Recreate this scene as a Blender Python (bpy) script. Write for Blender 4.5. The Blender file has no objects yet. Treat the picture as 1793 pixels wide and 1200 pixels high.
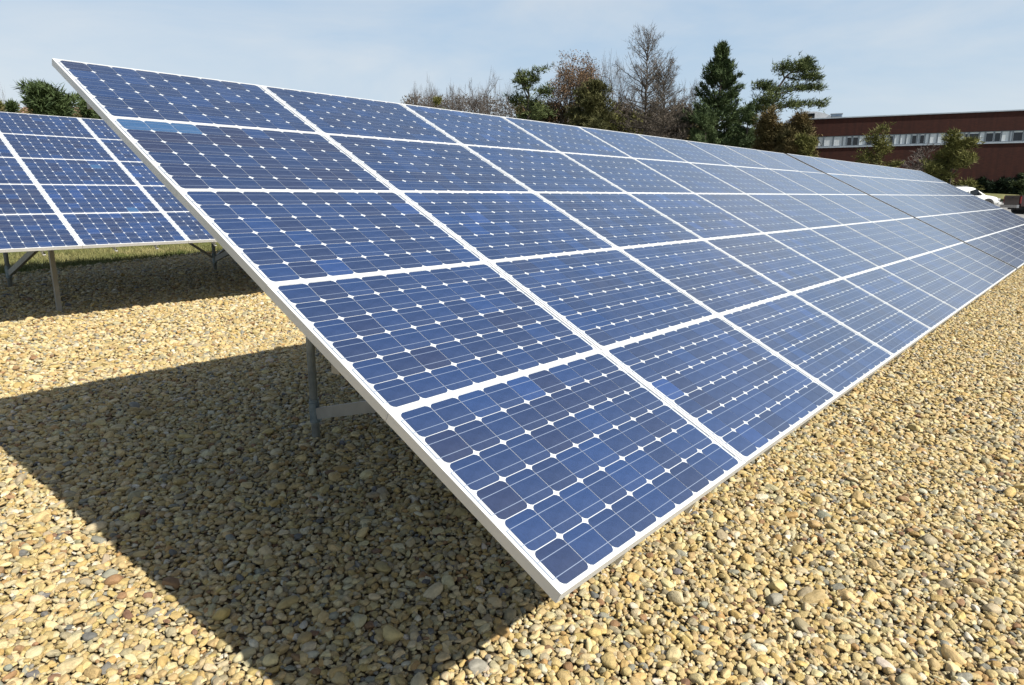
import bpy, math, random
import numpy as np
from mathutils import Matrix, Vector, noise

# ============================================================ camera, sky, sun, exposure
SC = bpy.context.scene
COL = SC.collection
F_PX = 1182.76
CAM = Vector((-1.3192, -4.5530, 1.8452))
AX_R = Vector((0.65934763, -0.75183821, 0.0))
AX_D = Vector((-0.15884626, -0.13930511, -0.97742619))
AX_F = Vector((0.73486636, 0.64446364, -0.21127718))
cam_data = bpy.data.cameras.new('camera')
cam = bpy.data.objects.new('camera', cam_data)
COL.objects.link(cam)
rm = Matrix((AX_R, -AX_D, -AX_F)).transposed().to_4x4()
cam.matrix_world = Matrix.Translation(CAM) @ rm
cam_data.sensor_fit = 'HORIZONTAL'
cam_data.sensor_width = 36.0
cam_data.lens = 36.0 * F_PX / 1793.0
cam_data.clip_start = 0.05
cam_data.clip_end = 3000
SC.camera = cam

SUN_DIR = Vector((0.147, -0.976, 1.0)).normalized()       # towards the sun
elev = math.asin(SUN_DIR.z)
azim = math.atan2(SUN_DIR.x, SUN_DIR.y)
world = bpy.data.worlds.new('World')
SC.world = world
world.use_nodes = True
nt = world.node_tree
nt.nodes.clear()
sky = nt.nodes.new('ShaderNodeTexSky')
sky.sky_type = 'NISHITA'
sky.sun_disc = False
sky.sun_elevation = elev
sky.sun_rotation = azim
sky.altitude = 50
sky.air_density = 1.0
sky.dust_density = 1.6
sky.ozone_density = 1.6
tcw = nt.nodes.new('ShaderNodeTexCoord')


def wn(t, **kw):
    x = nt.nodes.new(t)
    for k, v in kw.items():
        if k.startswith('i_'):
            x.inputs[k[2:].replace('_', ' ')].default_value = v
        else:
            setattr(x, k, v)
    return x


mp = wn('ShaderNodeMapping')
mp.inputs['Scale'].default_value = (1.0, 1.0, 3.0)
mp.inputs['Rotation'].default_value = (0.25, 0.1, 0.5)
no = wn('ShaderNodeTexNoise', i_Scale=2.1, i_Detail=8, i_Roughness=0.55, i_Distortion=0.45)
nt.links.new(tcw.outputs['Generated'], mp.inputs['Vector'])
nt.links.new(mp.outputs[0], no.inputs['Vector'])
wisp = wn('ShaderNodeMapRange', i_From_Min=0.38, i_From_Max=0.64, i_To_Min=0.0, i_To_Max=1.0)
nt.links.new(no.outputs['Fac'], wisp.inputs['Value'])
sep = wn('ShaderNodeSeparateXYZ')
nt.links.new(tcw.outputs['Generated'], sep.inputs[0])
# haze: strong low down, thinned towards the unseen zenith to deepen shadows
hz_ = wn('ShaderNodeValToRGB')
el_ = hz_.color_ramp.elements
el_[0].position = 0.0
el_[0].color = (0.93, 0.93, 0.93, 1)
el_[1].position = 0.30
el_[1].color = (0.76, 0.76, 0.76, 1)
e2 = el_.new(0.62)
e2.color = (0.10, 0.10, 0.10, 1)
e3 = el_.new(1.0)
e3.color = (0.06, 0.06, 0.06, 1)
nt.links.new(sep.outputs['Z'], hz_.inputs['Fac'])
hc = wn('ShaderNodeValToRGB')
ec = hc.color_ramp.elements
ec[0].position = 0.0
ec[0].color = (5.2, 6.25, 7.1, 1)
ec[1].position = 0.32
ec[1].color = (4.0, 5.5, 7.3, 1)
nt.links.new(sep.outputs['Z'], hc.inputs['Fac'])
wc = wn('ShaderNodeMix', data_type='RGBA')
wc.inputs['B'].default_value = (6.5, 7.0, 7.4, 1)
wf = wn('ShaderNodeMath', operation='MULTIPLY')
wf.inputs[1].default_value = 0.95
nt.links.new(wisp.outputs[0], wf.inputs[0])
nt.links.new(wf.outputs[0], wc.inputs['Factor'])
nt.links.new(hc.outputs['Color'], wc.inputs['A'])
mx = wn('ShaderNodeMix', data_type='RGBA')
nt.links.new(hz_.outputs['Color'], mx.inputs['Factor'])
nt.links.new(sky.outputs[0], mx.inputs['A'])
nt.links.new(wc.outputs['Result'], mx.inputs['B'])
bg = wn('ShaderNodeBackground')
bg.inputs['Strength'].default_value = 0.076
wo = wn('ShaderNodeOutputWorld')
nt.links.new(mx.outputs['Result'], bg.inputs['Color'])
nt.links.new(bg.outputs[0], wo.inputs['Surface'])

sun_data = bpy.data.lights.new('sun', 'SUN')
sun_data.energy = 5.0
sun_data.angle = math.radians(0.53)
sun_data.color = (1.0, 0.955, 0.88)
sun = bpy.data.objects.new('sun', sun_data)
COL.objects.link(sun)
sun.rotation_euler = SUN_DIR.to_track_quat('Z', 'Y').to_euler()
sun.location = (0, -20, 30)

SC.view_settings.view_transform = 'Standard'
SC.view_settings.look = 'None'
SC.view_settings.exposure = 0.62
SC.view_settings.gamma = 1.0
SC.view_settings.use_curve_mapping = False
SC.cycles.max_bounces = 6
SC.cycles.diffuse_bounces = 1
SC.cycles.glossy_bounces = 3

# ============================================================ helpers
rnd = random.Random(11)
RNG = np.random.default_rng(7)


def ray(u, v):
    d = AX_R * ((u - 896.5) / F_PX) + AX_D * ((v - 600) / F_PX) + AX_F
    return d / math.hypot(d.x, d.y)


def sstep(a, b, x):
    t = np.clip((x - a) / (b - a), 0, 1)
    return t * t * (3 - 2 * t)


def zg(x, y):
    """height of the terrain"""
    x = np.asarray(x, float)
    y = np.asarray(y, float)
    z = 0.0603739 * np.clip(y, -14, 16) + 0.02 * np.clip(y - 16, 0, 40)
    z = z + 0.62 * sstep(13, 60, x)
    d = np.hypot(x - CAM.x, y - CAM.y)
    z = z + 1.30 * sstep(67, 84, d) * sstep(20, 50, x)
    return z


def at(u, D):
    """ground point in the direction of photo column u, D metres away"""
    d = ray(u, 344)
    x, y = CAM.x + d.x * D, CAM.y + d.y * D
    return Vector((x, y, float(zg(x, y))))


def zpix(u, v, D):
    return CAM.z + ray(u, v).z * D


class MB:
    def __init__(s):
        s.v = []
        s.f = []
        s.m = []
        s.n = 0

    def add(s, vs, fs, mat=0):
        s.v.extend([tuple(p) for p in vs])
        s.f.extend([tuple(i + s.n for i in f) for f in fs])
        s.m.extend([mat] * len(fs))
        s.n += len(vs)

    def box(s, a, b, mat=0):
        x0, y0, z0 = a
        x1, y1, z1 = b
        s.add([(x0, y0, z0), (x1, y0, z0), (x1, y1, z0), (x0, y1, z0), (x0, y0, z1), (x1, y0, z1), (x1, y1, z1), (x0, y1, z1)],
              [(0, 3, 2, 1), (4, 5, 6, 7), (0, 1, 5, 4), (1, 2, 6, 5), (2, 3, 7, 6), (3, 0, 4, 7)], mat)

    def beam(s, a, b, w, h, up=(0, 0, 1), mat=0):
        a = Vector(a)
        b = Vector(b)
        d = (b - a).normalized()
        r = d.cross(Vector(up)).normalized() * (w / 2)
        t = r.cross(d).normalized() * (h / 2)
        vs = [a - r - t, a + r - t, a + r + t, a - r + t, b - r - t, b + r - t, b + r + t, b - r + t]
        s.add(vs, [(0, 3, 2, 1), (4, 5, 6, 7), (0, 1, 5, 4), (1, 2, 6, 5), (2, 3, 7, 6), (3, 0, 4, 7)], mat)

    def tube(s, pts, rads, n=8, mat=0, caps=True):
        pts = [Vector(p) for p in pts]
        base = s.n
        vs = []
        for i, p in enumerate(pts):
            d = (pts[min(i + 1, len(pts) - 1)] - pts[max(i - 1, 0)]).normalized()
            q = d.cross(Vector((0.31, 0.17, 0.93)))
            if q.length < 1e-3:
                q = d.cross(Vector((1, 0, 0)))
            q.normalize()
            w = d.cross(q)
            for k in range(n):
                an = 2 * math.pi * k / n
                vs.append(p + (q * math.cos(an) + w * math.sin(an)) * rads[i])
        fs = []
        for i in range(len(pts) - 1):
            for k in range(n):
                a0 = i * n + k
                a1 = i * n + (k + 1) % n
                fs.append((a0, a1, a1 + n, a0 + n))
        if caps:
            fs.append(tuple(range(n))[::-1])
            fs.append(tuple((len(pts) - 1) * n + k for k in range(n)))
        s.add(vs, fs, mat)

    def mesh(s, name, mats, smooth=False):
        me = bpy.data.meshes.new(name)
        me.from_pydata(s.v, [], s.f)
        for m in (mats if isinstance(mats, (list, tuple)) else [mats]):
            me.materials.append(m)
        me.polygons.foreach_set('material_index', s.m)
        if smooth:
            me.polygons.foreach_set('use_smooth', [True] * len(s.f))
        me.update()
        return me


def link(name, data, parent=None, mat4=None):
    o = bpy.data.objects.new(name, data)
    COL.objects.link(o)
    if parent is not None:
        o.parent = parent
    if mat4 is not None:
        o.matrix_local = mat4
    return o


def tag(o, label=None, cat=None, group=None, kind=None):
    if label:
        o['label'] = label
    if cat:
        o['category'] = cat
    if group:
        o['group'] = group
    if kind:
        o['kind'] = kind
    return o


def empty(name, loc, rz=0.0):
    o = link(name, None)
    o.empty_display_size = 0.3
    o.location = loc
    o.rotation_euler = (0, 0, rz)
    return o


# ---------------- materials
def material(name):
    m = bpy.data.materials.new(name)
    m.use_nodes = True
    n = m.node_tree
    return m, n, n.nodes['Principled BSDF']


def N(n, t, **kw):
    x = n.nodes.new(t)
    for k, v in kw.items():
        if k.startswith('i_'):
            x.inputs[k[2:].replace('_', ' ')].default_value = v
        else:
            setattr(x, k, v)
    return x


def ramp(n, fac, stops):
    r = n.nodes.new('ShaderNodeValToRGB')
    el = r.color_ramp.elements
    while len(el) < len(stops):
        el.new(0.5)
    for e, (p, c) in zip(el, stops):
        e.position = p
        e.color = (*c, 1)
    n.links.new(fac, r.inputs['Fac'])
    return r.outputs['Color']


def noisy(name, c0, c1, scale=5, rough=0.7, metal=0.0, detail=6, bump=0.0, bscale=None, coord='Object', lo=0.3, hi=0.7, spec=0.5, stretch=None):
    m, n, b = material(name)
    tc = N(n, 'ShaderNodeTexCoord')
    src = tc.outputs[coord]
    if stretch:
        mpp = N(n, 'ShaderNodeMapping')
        mpp.inputs['Scale'].default_value = stretch
        n.links.new(src, mpp.inputs['Vector'])
        src = mpp.outputs[0]
    t = N(n, 'ShaderNodeTexNoise', i_Scale=scale, i_Detail=detail)
    n.links.new(src, t.inputs['Vector'])
    n.links.new(ramp(n, t.outputs['Fac'], [(lo, c0), (hi, c1)]), b.inputs['Base Color'])
    b.inputs['Roughness'].default_value = rough
    b.inputs['Metallic'].default_value = metal
    b.inputs['Specular IOR Level'].default_value = spec
    if bump:
        t2 = N(n, 'ShaderNodeTexNoise', i_Scale=bscale or scale * 4, i_Detail=5)
        n.links.new(src, t2.inputs['Vector'])
        bp = N(n, 'ShaderNodeBump', i_Strength=bump, i_Distance=0.02)
        n.links.new(t2.outputs['Fac'], bp.inputs['Height'])
        n.links.new(bp.outputs[0], b.inputs['Normal'])
    return m


def glassy(b, rough=0.15):
    """laminate under its cover glass: clear coat does the sky reflection"""
    b.inputs['Coat Weight'].default_value = 1.0
    b.inputs['Coat Roughness'].default_value = rough
    b.inputs['Coat IOR'].default_value = 1.45


def cell_material(name, atype):
    m, n, b = material(name)
    at_ = N(n, 'ShaderNodeAttribute', attribute_type=atype, attribute_name='shade')
    tc = N(n, 'ShaderNodeTexCoord')
    base = ramp(n, at_.outputs['Fac'], [(0.0, (0.013, 0.019, 0.052)), (0.35, (0.0090, 0.0250, 0.077)), (0.7, (0.010, 0.037, 0.122)),
                                       (0.86, (0.014, 0.047, 0.165)), (1.0, (0.024, 0.080, 0.180))])
    t = N(n, 'ShaderNodeTexNoise', i_Scale=26.0, i_Detail=8, i_Roughness=0.7)
    n.links.new(tc.outputs['Object'], t.inputs['Vector'])
    g = N(n, 'ShaderNodeTexNoise', i_Scale=420.0, i_Detail=2)
    n.links.new(tc.outputs['Object'], g.inputs['Vector'])
    ad = N(n, 'ShaderNodeMath', operation='ADD')
    n.links.new(t.outputs['Fac'], ad.inputs[0])
    n.links.new(g.outputs['Fac'], ad.inputs[1])
    mr = N(n, 'ShaderNodeMapRange', i_From_Min=0.55, i_From_Max=1.45, i_To_Min=0.72, i_To_Max=1.32)
    n.links.new(ad.outputs[0], mr.inputs['Value'])
    mu = N(n, 'ShaderNodeVectorMath', operation='SCALE')
    n.links.new(base, mu.inputs[0])
    n.links.new(mr.outputs[0], mu.inputs['Scale'])
    # light dust film, uneven
    d = N(n, 'ShaderNodeTexNoise', i_Scale=3.2, i_Detail=7, i_Roughness=0.65)
    n.links.new(tc.outputs['Object'], d.inputs['Vector'])
    dm = N(n, 'ShaderNodeMapRange', i_From_Min=0.35, i_From_Max=0.8, i_To_Min=0.0, i_To_Max=0.06)
    n.links.new(d.outputs['Fac'], dm.inputs['Value'])
    mx_ = N(n, 'ShaderNodeMix', data_type='RGBA')
    n.links.new(dm.outputs[0], mx_.inputs['Factor'])
    n.links.new(mu.outputs[0], mx_.inputs['A'])
    mx_.inputs['B'].default_value = (0.42, 0.40, 0.36, 1)
    n.links.new(mx_.outputs['Result'], b.inputs['Base Color'])
    b.inputs['Roughness'].default_value = 0.42
    glassy(b)
    return m


M_CELL_O = cell_material('silicon_cell', 'OBJECT')
M_CELL_G = cell_material('silicon_cell_field', 'GEOMETRY')
M_BACK, n_, b_ = material('white_backsheet')
b_.inputs['Base Color'].default_value = (0.52, 0.545, 0.55, 1)
b_.inputs['Roughness'].default_value = 0.55
glassy(b_)
M_REAR, n_, b_ = material('panel_rear_sheet')
b_.inputs['Base Color'].default_value = (0.20, 0.20, 0.19, 1)
b_.inputs['Roughness'].default_value = 0.7
M_RIBBON, n_, b_ = material('tinned_ribbon')
b_.inputs['Base Color'].default_value = (0.21, 0.255, 0.34, 1)
b_.inputs['Roughness'].default_value = 0.45
b_.inputs['Metallic'].default_value = 0.2
glassy(b_)
M_FRAME = noisy('anodised_aluminium', (0.54, 0.55, 0.55), (0.66, 0.66, 0.65), 3, 0.42, 0.15, bump=0.02, bscale=120)
M_GAP_SHADE = noisy('dark_gap_shade', (0.022, 0.023, 0.025), (0.045, 0.045, 0.047), 6, 0.95, spec=0.05)  # near-black colour stands in for the shade between two tables
M_GASKET = noisy('frame_gasket', (0.20, 0.20, 0.20), (0.30, 0.30, 0.29), 9, 0.7)
M_GALV = noisy('galvanised_steel', (0.23, 0.26, 0.27), (0.42, 0.44, 0.43), 14, 0.5, 0.55, bump=0.05)
M_COLLAR = noisy('dark_galvanised_fitting', (0.12, 0.16, 0.18), (0.24, 0.28, 0.29), 22, 0.5, 0.5, bump=0.1)
M_STRUT = noisy('weathered_strut', (0.24, 0.23, 0.20), (0.33, 0.315, 0.275), 5, 0.6, 0.25)
M_RAIL = noisy('mill_finish_rail', (0.48, 0.48, 0.46), (0.62, 0.61, 0.58), 8, 0.4, 0.4)

# ============================================================ ground
GRAVEL_END_X = 26.0


def gravel_far(x):
    return 8.75 + 0.30 * (x - 0.5)


def grid_mesh(name, xs, ys, zoff, mat, keep=None, uneven=0.0):
    X, Y = np.meshgrid(xs, ys, indexing='ij')
    Z = zg(X, Y) + zoff
    if uneven:
        for i in range(X.shape[0]):
            for j in range(X.shape[1]):
                Z[i, j] += uneven * noise.noise(Vector((X[i, j] * 0.7, Y[i, j] * 0.7, 0)))
    nx, ny = X.shape
    vs = np.stack([X, Y, Z], -1).reshape(-1, 3)
    fs = []
    for i in range(nx - 1):
        for j in range(ny - 1):
            cx, cy = (xs[i] + xs[i + 1]) / 2, (ys[j] + ys[j + 1]) / 2
            if keep is None or keep(cx, cy):
                a = i * ny + j
                fs.append((a, a + ny, a + ny + 1, a + 1))
    me = bpy.data.meshes.new(name)
    me.from_pydata(vs.tolist(), [], fs)
    me.materials.append(mat)
    me.polygons.foreach_set('use_smooth', [True] * len(fs))
    return me


M_GRASS, n, b = material('lawn')
tc = N(n, 'ShaderNodeTexCoord')
t1 = N(n, 'ShaderNodeTexNoise', i_Scale=0.35, i_Detail=8, i_Roughness=0.7)
t2 = N(n, 'ShaderNodeTexNoise', i_Scale=14.0, i_Detail=6, i_Roughness=0.7)
n.links.new(tc.outputs['Object'], t1.inputs['Vector'])
n.links.new(tc.outputs['Object'], t2.inputs['Vector'])
ad = N(n, 'ShaderNodeMath', operation='ADD')
n.links.new(t1.outputs['Fac'], ad.inputs[0])
n.links.new(t2.outputs['Fac'], ad.inputs[1])
hf = N(n, 'ShaderNodeMath', operation='MULTIPLY')
n.links.new(ad.outputs[0], hf.inputs[0])
hf.inputs[1].default_value = 0.5
n.links.new(ramp(n, hf.outputs[0], [(0.36, (0.044, 0.060, 0.014)), (0.5, (0.12, 0.125, 0.036)), (0.62, (0.23, 0.19, 0.085))]), b.inputs['Base Color'])
b.inputs['Roughness'].default_value = 0.9
bp = N(n, 'ShaderNodeBump', i_Strength=0.6, i_Distance=0.05)
n.links.new(t2.outputs['Fac'], bp.inputs['Height'])
n.links.new(bp.outputs[0], b.inputs['Normal'])

xs = np.unique(np.concatenate([np.arange(-60, -10, 10), np.arange(-10, 100, 2.0), np.arange(100, 1000, 60)]))
ys = np.unique(np.concatenate([np.arange(-700, -60, 60), np.arange(-60, 60, 2.0), np.arange(60, 1000, 60)]))
xs = np.unique(np.concatenate([np.arange(-700, -60, 60), xs]))
lawn = link('lawn', grid_mesh('lawn', xs, ys, -0.03, M_GRASS))
tag(lawn, kind='structure')

M_BED, n, b = material('gravel_bed')
tc = N(n, 'ShaderNodeTexCoord')
vo = N(n, 'ShaderNodeTexVoronoi', i_Scale=24.0)
n.links.new(tc.outputs['Object'], vo.inputs['Vector'])
sp = N(n, 'ShaderNodeSeparateColor')
n.links.new(vo.outputs['Color'], sp.inputs[0])
n.links.new(ramp(n, sp.outputs[0], [(0.0, (0.07, 0.050, 0.026)), (0.3, (0.17, 0.125, 0.065)), (0.7, (0.28, 0.21, 0.10)), (1.0, (0.34, 0.28, 0.18))]), b.inputs['Base Color'])
b.inputs['Roughness'].default_value = 0.9
bp = N(n, 'ShaderNodeBump', i_Strength=1.0, i_Distance=0.03, invert=True)
n.links.new(vo.outputs['Distance'], bp.inputs['Height'])
n.links.new(bp.outputs[0], b.inputs['Normal'])
gx = np.arange(-14, GRAVEL_END_X + 0.01, 0.5)
gy = np.arange(-12, 18, 0.5)
bed = link('gravel_ground', grid_mesh('gravel_ground', gx, gy, -0.006, M_BED, keep=lambda x, y: y < gravel_far(x)))
tag(bed, kind='structure')

# ---- loose river stones over the bed: one 'stuff' object of instanced pebbles
M_STONE, n, b = material('river_stone')
ai = N(n, 'ShaderNodeAttribute', attribute_type='INSTANCER', attribute_name='tint')
tc = N(n, 'ShaderNodeTexCoord')
t = N(n, 'ShaderNodeTexNoise', i_Scale=1.6, i_Detail=9, i_Roughness=0.65)
n.links.new(tc.outputs['Object'], t.inputs['Vector'])
mr = N(n, 'ShaderNodeMapRange', i_From_Min=0.25, i_From_Max=0.75, i_To_Min=0.72, i_To_Max=1.22)
n.links.new(t.outputs['Fac'], mr.inputs['Value'])
mu = N(n, 'ShaderNodeVectorMath', operation='SCALE')
n.links.new(ai.outputs['Color'], mu.inputs[0])
n.links.new(mr.outputs[0], mu.inputs['Scale'])
n.links.new(mu.outputs[0], b.inputs['Base Color'])
b.inputs['Roughness'].default_value = 0.68
b.inputs['Specular IOR Level'].default_value = 0.35
bp = N(n, 'ShaderNodeBump', i_Strength=0.35, i_Distance=0.06)
n.links.new(t.outputs['Fac'], bp.inputs['Height'])
n.links.new(bp.outputs[0], b.inputs['Normal'])

import bmesh
proto_col = bpy.data.collections.new('pebble_shapes')
for k in range(14):
    bm = bmesh.new()
    bmesh.ops.create_icosphere(bm, subdivisions=3, radius=1.0)
    off = Vector((k * 7.3, k * 1.9, 3.1))
    planes = [(Vector((rnd.gauss(0, 1), rnd.gauss(0, 1), rnd.gauss(0, 0.8))).normalized(), rnd.uniform(0.52, 0.80)) for _ in range(4 + k % 6)]
    for v in bm.verts:
        p = v.co.copy()
        q = p * (1 + 0.16 * noise.noise(p * 0.9 + off) + 0.05 * noise.noise(p * 2.6 + off))
        for nn, dd in planes:
            e = q.dot(nn) - dd
            if e > 0:
                q -= nn * e * (0.78 if k % 3 else 0.95)
        v.co = q
    me = bpy.data.meshes.new('pebble_shape')
    bm.to_mesh(me)
    bm.free()
    me.polygons.foreach_set('use_smooth', [True] * len(me.polygons))
    me.materials.append(M_STONE)
    po = bpy.data.objects.new('pebble_shape', me)
    proto_col.objects.link(po)


def scatter_stones():
    P, S_ = [], []

    def fill(x0, x1, y0, y1, pitch, smin, smax, z, keep, power=1.0):
        nx, ny = int((x1 - x0) / pitch), int((y1 - y0) / pitch)
        gx_, gy_ = np.meshgrid(np.arange(nx), np.arange(ny), indexing='ij')
        x = x0 + (gx_.ravel() + 0.5 + RNG.uniform(-0.48, 0.48, nx * ny)) * pitch
        y = y0 + (gy_.ravel() + 0.5 + RNG.uniform(-0.48, 0.48, nx * ny)) * pitch
        k = keep(x, y)
        x, y = x[k], y[k]
        s = smin + (smax - smin) * RNG.random(len(x)) ** power
        zz = zg(x, y) + z * s + RNG.uniform(-0.005, 0.011, len(x))
        P.append(np.stack([x, y, zz], 1))
        S_.append(s)
    inview = lambda x, y: (y < gravel_far(x) + 0.2) & (
        ((x < 8.5) & ~((x > 4.5) & (y > -1.8) & (y < 0.2)) & ~((x > 5.5) & (y > 1) & (y < 3.5))) | ((y < -1.8)))
    left = lambda x, y: inview(x, y) & ((y > -3.4) | (x < 2.5))
    # the common size, a denser fine layer under it, and the odd cobble
    fill(-3.6, 8.5, -5.6, 11.2, 0.0345, 0.012, 0.028, 0.35, inview, 1.4)
    fill(8.5, 26.0, -5.6, -1.8, 0.036, 0.013, 0.027, 0.35, inview, 1.4)
    fill(-3.6, 5.0, -5.6, 3.0, 0.027, 0.007, 0.014, 0.55, inview, 1.2)
    fill(-3.6, 8.5, -5.6, 11.2, 0.14, 0.022, 0.048, 0.38, inview, 2.6)
    fill(8.5, 26.0, -5.6, -1.8, 0.16, 0.024, 0.046, 0.42, inview, 2.4)
    P = np.concatenate(P)
    s = np.concatenate(S_)
    nn = len(s)
    rot = np.stack([RNG.normal(0, 0.30, nn), RNG.normal(0, 0.30, nn), RNG.uniform(0, 6.283, nn)], 1)
    scl = np.stack([s * RNG.uniform(1.0, 1.55, nn), s * RNG.uniform(0.78, 1.08, nn), s * RNG.uniform(0.46, 0.80, nn)], 1)
    pal = np.array([(0.430, 0.325, 0.145), (0.490, 0.395, 0.205), (0.360, 0.265, 0.115), (0.420, 0.355, 0.205), (0.400, 0.285, 0.105),
                    (0.280, 0.235, 0.140), (0.210, 0.200, 0.150), (0.500, 0.445, 0.320), (0.235, 0.140, 0.065), (0.340, 0.215, 0.080), (0.125, 0.118, 0.105), (0.170, 0.100, 0.055)])
    w = np.array([22, 16, 16, 13, 12, 9, 4, 3.5, 2.0, 2.2, 0.8, 0.7])
    ci = RNG.choice(len(pal), nn, p=w / w.sum())
    tint = pal[ci] * np.array([1.12, 1.125, 1.16]) * RNG.uniform(0.84, 1.14, (nn, 1)) * RNG.uniform(0.96, 1.04, (nn, 3))
    me = bpy.data.meshes.new('river_stones')
    me.vertices.add(nn)
    me.vertices.foreach_set('co', P.ravel())
    a = me.attributes.new('rot', 'FLOAT_VECTOR', 'POINT')
    a.data.foreach_set('vector', rot.ravel())
    a = me.attributes.new('scl', 'FLOAT_VECTOR', 'POINT')
    a.data.foreach_set('vector', scl.ravel())
    a = me.attributes.new('pick', 'INT', 'POINT')
    a.data.foreach_set('value', RNG.integers(0, 14, nn).astype(np.int32))
    a = me.attributes.new('tint', 'FLOAT_COLOR', 'POINT')
    a.data.foreach_set('color', np.concatenate([tint, np.ones((nn, 1))], 1).ravel())
    o = link('river_stones', me)
    tag(o, 'tan and grey rounded river stones covering the ground around the solar arrays', 'gravel', kind='stuff')
    ng = bpy.data.node_groups.new('lay_stones', 'GeometryNodeTree')
    ng.interface.new_socket('Geometry', in_out='INPUT', socket_type='NodeSocketGeometry')
    ng.interface.new_socket('Geometry', in_out='OUTPUT', socket_type='NodeSocketGeometry')
    gi = ng.nodes.new('NodeGroupInput')
    go = ng.nodes.new('NodeGroupOutput')
    mp_ = ng.nodes.new('GeometryNodeMeshToPoints')
    ip = ng.nodes.new('GeometryNodeInstanceOnPoints')
    cinf = ng.nodes.new('GeometryNodeCollectionInfo')
    cinf.inputs['Collection'].default_value = proto_col
    cinf.inputs['Separate Children'].default_value = True
    cinf.inputs['Reset Children'].default_value = True
    ip.inputs['Pick Instance'].default_value = True

    def attr(nm, ty):
        q = ng.nodes.new('GeometryNodeInputNamedAttribute')
        q.data_type = ty
        q.inputs['Name'].default_value = nm
        return q.outputs['Attribute']
    e2r = ng.nodes.new('FunctionNodeEulerToRotation')
    ng.links.new(attr('rot', 'FLOAT_VECTOR'), e2r.inputs[0])
    ng.links.new(gi.outputs[0], mp_.inputs['Mesh'])
    ng.links.new(mp_.outputs[0], ip.inputs['Points'])
    ng.links.new(cinf.outputs[0], ip.inputs['Instance'])
    ng.links.new(attr('pick', 'INT'), ip.inputs['Instance Index'])
    ng.links.new(e2r.outputs[0], ip.inputs['Rotation'])
    ng.links.new(attr('scl', 'FLOAT_VECTOR'), ip.inputs['Scale'])
    ng.links.new(ip.outputs[0], go.inputs[0])
    md = o.modifiers.new('lay_stones', 'NODES')
    md.node_group = ng
    print('stones', nn)


scatter_stones()

# ---- worn earth past the gravel, car park, kerb
M_EARTH = noisy('worn_earth', (0.0440, 0.0360, 0.0224), (0.1360, 0.1040, 0.0560), 1.4, 0.95, bump=0.6, bscale=9)
M_ASPH = noisy('car_park_asphalt', (0.1600, 0.1600, 0.1520), (0.2400, 0.2320, 0.2160), 2.2, 0.9, bump=0.2, bscale=60)
M_KERB = noisy('concrete_kerb', (0.2880, 0.2800, 0.2480), (0.3840, 0.3680, 0.3360), 3, 0.85)


def band(name, D0, D1, zoff, mat, u0=1100, u1=2250, n=40, m=10):
    """a strip of ground crossing the view between two distances"""
    vs, fs = [], []
    for j in range(m + 1):
        D = D0 + (D1 - D0) * j / m
        for i in range(n + 1):
            ang = (i / n - 0.55) * 1.15
            dx_, dy_ = math.cos(ang + 0.10), math.sin(ang + 0.10)
            # straight strip square to +x
            x = CAM.x + D
            y = CAM.y + (i / n - 0.45) * 150
            vs.append((x, y, float(zg(x, y)) + zoff))
    for j in range(m):
        for i in range(n):
            a = j * (n + 1) + i
            fs.append((a, a + n + 1, a + n + 2, a + 1))
    me = bpy.data.meshes.new(name)
    me.from_pydata(vs, [], fs)
    me.materials.append(mat)
    me.polygons.foreach_set('use_smooth', [True] * len(fs))
    return me


tag(link('worn_ground', band('worn_ground', 27.4, 49.0, -0.024, M_EARTH)), kind='structure')
tag(link('car_park', band('car_park', 49.0, 74.0, -0.016, M_ASPH)), kind='structure')
kb = MB()
for i in range(75):
    y0 = CAM.y - 66 + i * 2
    x0 = CAM.x + 74.0
    z0 = float(zg(x0, y0 + 1))
    kb.box((x0, y0 + 0.01, z0 - 0.1), (x0 + 0.18, y0 + 1.99, z0 + 0.12))
tag(link('kerb', kb.mesh('kerb', M_KERB)), kind='structure')

# ============================================================ solar arrays
TILT = 0.467112594564098
PW, PH = 1.2403, 0.8
CT, ST = math.cos(TILT), math.sin(TILT)
DEPTH = 0.038


def plane_matrix(loc):
    """local x along the row, local y up the slope, local z out of the glass"""
    m = Matrix(((1, 0, 0, loc[0]), (0, CT, -ST, loc[1]), (0, ST, CT, loc[2]), (0, 0, 0, 1)))
    return m


CP_X, CP_Y = 0.1308, 0.1285           # cell pitch
CW, CH = 0.1287, 0.1257               # cell size
MX = (PW - 9 * CP_X) / 2
MY = (PH - 6 * CP_Y) / 2


def cell_outline(w, h, c=0.0148):
    pts = []
    for (sx, sy) in ((1, 1), (-1, 1), (-1, -1), (1, -1)):
        a = [(w / 2, h / 2 - c), (w / 2 - c * 0.38, h / 2 - c * 0.38), (w / 2 - c, h / 2)]
        if sx * sy < 0:
            a = a[::-1]
        for p in a:
            pts.append((p[0] * sx, p[1] * sy))
    return pts


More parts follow.
